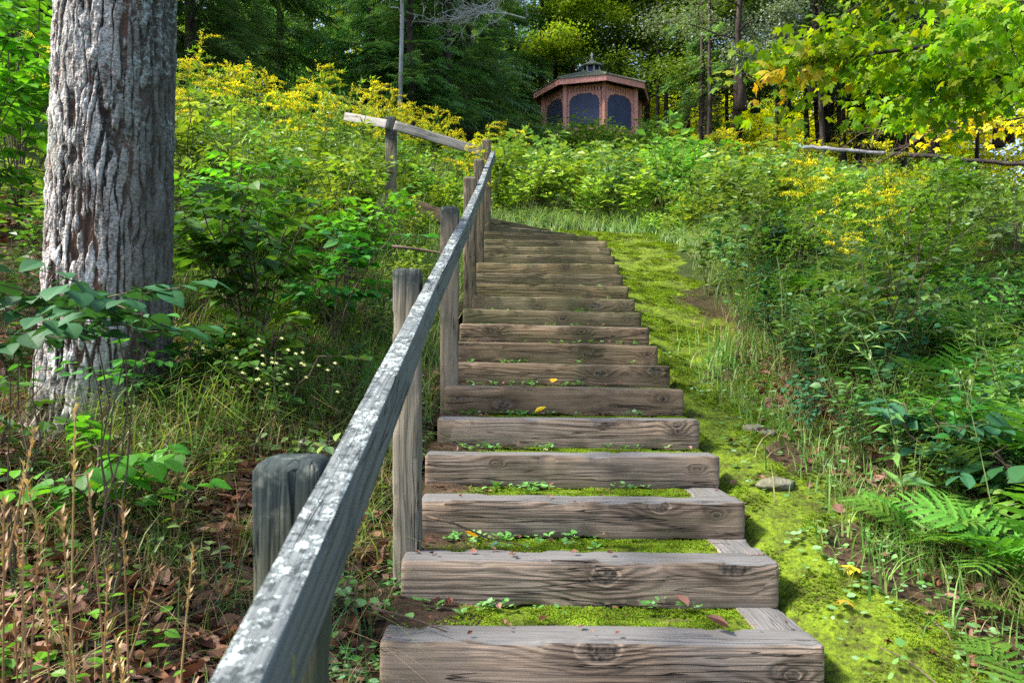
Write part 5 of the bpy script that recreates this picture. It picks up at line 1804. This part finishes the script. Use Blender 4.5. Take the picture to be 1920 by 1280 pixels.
litter(2500, -5, -1, 4.6, 8, 93, None)
litter(70, .9, 1.5, 1.4, 5.0, 94, None, (.015, .035))

def tread_litter():
    r = np.random.RandomState(77)
    mb = MB()
    for i in range(12):
        n = (26, 22, 20, 16, 16, 12)[i] if i < 6 else 6
        x = np.where(r.rand(n) < .5, r.uniform(-.35, 0, n), r.uniform(-.3, SR[i][0], n))
        y = r.uniform(SY[i] + .02, SY[i + 1], n)
        D = nrm(np.stack((r.normal(0, 1, n), r.normal(0, 1, n), r.normal(0, .2, n)), -1))
        mb.inst(T_ovate(.35, .25, -.3, True), frames(D, roll=r.normal(0, .4, n)) * r.uniform(.008, .03, n)[:, None, None], np.stack((x, y, np.full(n, SL[i][2] + .004)), -1))
        for k in range(5):
            x0, y0, a = r.uniform(-.3, SR[i][0] - .1), r.uniform(SY[i] + .05, SY[i + 1]), r.rand() * 6.28
            l = r.uniform(.03, .12)
            mb.add(*tube([(x0, y0, SL[i][2] + .006), (x0 + cos(a) * l * .5, y0 + sin(a) * l * .3, SL[i][2] + .012), (x0 + cos(a) * l, y0 + sin(a) * l * .5, SL[i][2] + .007)], .0011, 3, False))
    tag(mb.build('leaf_litter', L_litter), kind='stuff')
tread_litter()

def twigs():
    r = np.random.RandomState(31)
    mb = MB()
    for k in range(260):
        if k < 200:
            x, y = r.uniform(-3, -.42), r.uniform(1.1, 4.6)
        else:
            x, y = r.uniform(1.1, 2.4), r.uniform(1.4, 5)
        L = r.uniform(.06, .35)
        a = r.rand() * 6.28
        u = np.linspace(-.5, .5, 5)
        px_, py_ = x + np.cos(a) * L * u + r.normal(0, .008, 5), y + np.sin(a) * L * u + r.normal(0, .008, 5)
        p = np.stack((px_, py_, G(px_, py_) + .012 + r.uniform(0, .03)), -1)
        mb.add(*tube(p, r.uniform(.001, .0035) * (1 - .5 * (u + .5)), 4, False))
    tag(mb.build('twigs', M_twig), kind='stuff')
twigs()

# ------------------------------------------------------------------ small single things
def leaf_thing(label, x, y, z, L, mat, rz, T=None, tilt=.15, cat='fallen leaf'):
    mb = MB()
    mb.add(*(T or T_maple(.35)))
    o = mb.build('fallen_leaf', mat)
    o.location = (x, y, z); o.scale = (L, L, L); o.rotation_euler = (tilt, .1, rz)
    return tag(o, label, cat)
def gleaf(label, px, py, d, L, mat, rz, T=None):
    p = P(px, py, d)
    leaf_thing(label, p[0], p[1], float(G(p[0], p[1])) + .035, L, mat, rz, T)
gleaf('orange fallen maple leaf lying on the brown litter left of the near post', 335, 950, 2.1, .11, L_orange, .6)
gleaf('yellow fallen maple leaf on the moss beside the third step', 1612, 990, 2.65, .075, L_yleaf, 1.2)
gleaf('small orange fallen leaf on the moss below the yellow one', 1585, 1058, 2.5, .05, L_yleaf, 2.4)
CUP = T_ovate(.45, .25, -.3, True)
for i, xf, lab, L, mt in ((1, .19, 'orange and yellow curled leaf on the second tread from the bottom', .05, L_yleaf), (4, .38, 'yellow curled leaf on the mossy fifth tread', .06, L_yleaf), (5, .46, 'tiny yellow leaf on the sixth tread', .045, L_yleaf),
                          (0, .74, 'brown curled leaf on the lowest tread against the second timber', .055, L_litter)):
    x = SL[i][0] + (SR[i][0] - SL[i][0]) * xf
    leaf_thing(lab, x, SY[i + 1] - .07, SL[i][2] + .008, L, mt, .8 + i, CUP)
leaf_thing('brown curled dead leaf lying on top of the lowest timber', .62, SY[0] + .09, SL[0][2] + .004, .07, L_litter, 1.4, CUP)

def stone(label, px, py, d, s, seed):
    r = np.random.RandomState(seed)
    n = 18
    th, ph = np.meshgrid(np.linspace(0, 2 * pi, 24, endpoint=False), np.linspace(.02, pi - .02, n))
    D = np.stack((np.sin(ph) * np.cos(th), np.sin(ph) * np.sin(th), np.cos(ph)), -1)
    rr = 1 + (fbm(D[..., 0] * 1.6 + seed, D[..., 1] * 1.6, D[..., 2] * 1.6 + 5, 4) - .5) * .9
    V = D * rr[..., None] * np.array(s)
    i = np.arange(n - 1)[:, None] * 24
    j = np.arange(24)[None]
    F4 = np.stack((i + j, i + 24 + j, i + 24 + (j + 1) % 24, i + (j + 1) % 24), -1).reshape(-1, 4)
    mb = MB(); mb.add(V, F4)
    p = P(px, py, d)
    o = mb.build('stone', M_stone, smooth=True)
    o.location = (p[0], p[1], float(G(p[0], p[1])) + s[2] * .05)
    tag(o, label, 'stone')
stone('flat pale stone half sunk in the moss right of the fourth step', 1452, 842, 3.3, (.075, .05, .03), 1)
stone('small pinkish stone on the moss right of the fifth step', 1412, 766, 3.9, (.05, .04, .028), 2)
stone('small pale stone just right of the small pinkish one', 1438, 770, 3.85, (.04, .03, .025), 5)
stone('yellowish stone in the soil left of the second timber', 672, 1112, 2.3, (.035, .03, .022), 3)

# forked twigs lying by the left ends of the timbers
def stick(label, pts, r0):
    mb = MB()
    mb.add(*tube(pts, np.linspace(r0, r0 * .4, len(pts)), 6))
    tag(mb.build('stick', M_twig, smooth=True), label, 'stick')
stick('thin crooked stick lying over the left end of the lowest timber', [P(700, 1160, 2.25) + (0, 0, .03), P(745, 1172, 2.27) + (0, 0, .03), P(790, 1178, 2.30) + (0, 0, .02), P(838, 1192, 2.24) + (0, 0, .012)], .005)
stick('thin grey stick slanting across the left of the second tread', [P(800, 968, 2.8), P(850, 980, 2.78), P(920, 1010, 2.75), P(980, 1022, 2.7)], .005)
stick('brown branch lying on the grass left of the fourth railing post', [P(735, 462, 5.3), P(775, 466, 5.3), P(825, 474, 5.25), P(850, 480, 5.2)], .013)

# tall dry grass in the near left
def dry_clump(label, bx, by, n, h, seed, lean=.1):
    r = np.random.RandomState(seed)
    o = thing('dry_grass', label, 'dry grass', (bx, by, float(G(bx, by)) - .02), group=None)
    for k in range(n):
        mb = MB()
        a = r.rand() * 6.28
        x0, y0 = r.normal(0, .045, 2)
        hh = h * r.uniform(.6, 1.05)
        ln = hh * r.uniform(.02, .22)
        u = np.linspace(0, 1, 9)
        p = np.stack((x0 + np.cos(a) * ln * u ** 1.7 + lean * u * hh * r.uniform(-.6, 1), y0 + np.sin(a) * ln * u ** 1.7, hh * u), -1)
        mb.add(*tube(p, 0.0034 * (1 - .55 * u), 4, False))
        m = 26
        uu = r.uniform(.86, 1.02, m)
        O = np.stack([np.interp(uu, u, p[:, i]) for i in range(3)], -1)
        mb.inst(LANCE, frames(nrm(r.normal(0, .3, (m, 3)) + (0, 0, 1))) * r.uniform(.014, .026, m)[:, None, None], O)
        for q in range(2):
            t0 = r.uniform(.1, .6)
            O = np.array([[np.interp(t0, u, p[:, i]) for i in range(3)]])
            aa = r.rand() * 6.28
            mb.inst(T_blade(.012, 1.4, 5), frames(np.array([[cos(aa), sin(aa), .0]])) * r.uniform(.1, .2), O)
        mb.build('stalk', L_dry, o)
    return o
dry_clump('tall tan dry grass stalks nearest the middle of the left foreground', -.70, 1.42, 9, .98, 1, -.05)
dry_clump('dry grass stalks with seed heads in front of the big tree', -.86, 1.5, 9, 1.02, 2, .0)
dry_clump('sparse dry grass stalks at the left edge of the foreground', -1.08, 1.55, 6, .85, 3, .1)

# sedge tufts with blades bending over
for k, (x, y, n, h, lab) in enumerate(((-.60, 1.55, 150, .36, 'dark green arching sedge tuft against the near railing post'), (-.98, 1.6, 34, .24, 'green grass tuft in the litter at the far left'),
                                      (-.88, 2.75, 80, .24, 'mop of green grass hanging down the bank below the big tree'), (-1.12, 3.05, 80, .26, 'grass mop right of the foot of the big tree'),
                                      (-.47, 3.85, 26, .3, 'grass tuft arching over the left of the sixth tread'), (-.45, 3.45, 20, .2, 'small grass tuft by the left end of the fifth timber'),
                                      (1.5, 2.5, 40, .22, 'green grass tuft at the edge of the moss near the lower right'), (1.42, 4.05, 36, .26, 'pale grass tuft beside the moss level with the sixth step'))):
    mb = mk_tuft(50 + k, n, h, .003, .07)
    o = mb.build('grass_tuft', [L_grassd, L_grass, L_grass, L_grass, L_grassl, L_grass, L_grass, L_grassl][k])
    tag(o, lab, 'grass tuft')
    place(o, x, y)

# ------------------------------------------------------------------ labels that single each plant and tree out
COLS = [(75, 'left of the big tree'), (330, 'behind the big tree'), (440, 'just right of the big trunk'), (620, 'above the near railing post'), (712, 'left of the upper railing post'),
        (800, 'near the upper railing post'), (905, 'above the middle of the handrail'), (1005, 'between the handrail top and the gazebo'), (1110, 'under the left gazebo half'),
        (1225, 'under the right gazebo half'), (1350, 'just right of the gazebo'), (1500, 'left of the grey log'), (1590, 'under the left half of the grey log'),
        (1670, 'under the right log end'), (1800, 'just right of the grey log'), (9999, 'at the right edge')]
ORD = 'nearest second third fourth fifth sixth seventh eighth ninth tenth eleventh twelfth thirteenth fourteenth fifteenth sixteenth seventeenth eighteenth nineteenth twentieth'.split() + ['twenty-' + q for q in 'first second third fourth fifth sixth seventh eighth ninth'.split()] + ['thirtieth'] + ['thirty-' + q for q in 'first second third fourth fifth sixth seventh eighth ninth'.split()] + ['fortieth'] + ['forty-' + q for q in 'first second third fourth fifth sixth seventh eighth ninth'.split()]
SHORT = {'goldenrods on the left bank': 'goldenrod in bloom', 'goldenrods behind the upper rail': 'distant goldenrod', 'goldenrods among the ferns': 'goldenrod among ferns',
         'goldenrods right of the gazebo': 'slender goldenrod', 'leafy weeds below the gazebo': 'bushy weed', 'leafy stems below the gazebo': 'upright plant', 'leafy weeds on the left bank': 'bushy weed',
         'leafy stems on the left bank': 'upright leafy plant', 'leafy weeds on the right bank': 'weed among ferns', 'leafy stems on the right bank': 'narrow leaved plant', 'ferns on the right bank': 'fern',
         'ferns higher on the right bank': 'far fern', 'hemlocks left of the gazebo': 'dark hemlock', 'thin trunks right of the gazebo': 'thin dark trunk', 'thin trunks deep in the wood': 'thin far trunk',
         'sunlit yellow trees beyond the wood': 'sunlit yellow tree'}
cells = {}
for o in S.objects:
    if o.parent is None and o.get('group') in SHORT:
        px = visible_px(o.location.x, o.location.y, o.location.z)[0]
        col = next(t for lim, t in COLS if px < lim)
        sz = 'tree' in o['category'] and ' ' or ('tall ' if o.scale[0] > 1.0 else 'short ')
        cells.setdefault((SHORT[o['group']], col, sz.lstrip()), []).append(o)
for (base, col, sz), l in cells.items():
    l.sort(key=lambda o: o.location.y)
    for i, o in enumerate(l):
        q = '' if len(l) == 1 else (', nearest of these' if i == 0 else ', %s nearest' % ORD[i] if i < len(ORD) else ', far up the slope')
        o['label'] = sz + base + ' ' + col + q
print('objects', len(S.objects))
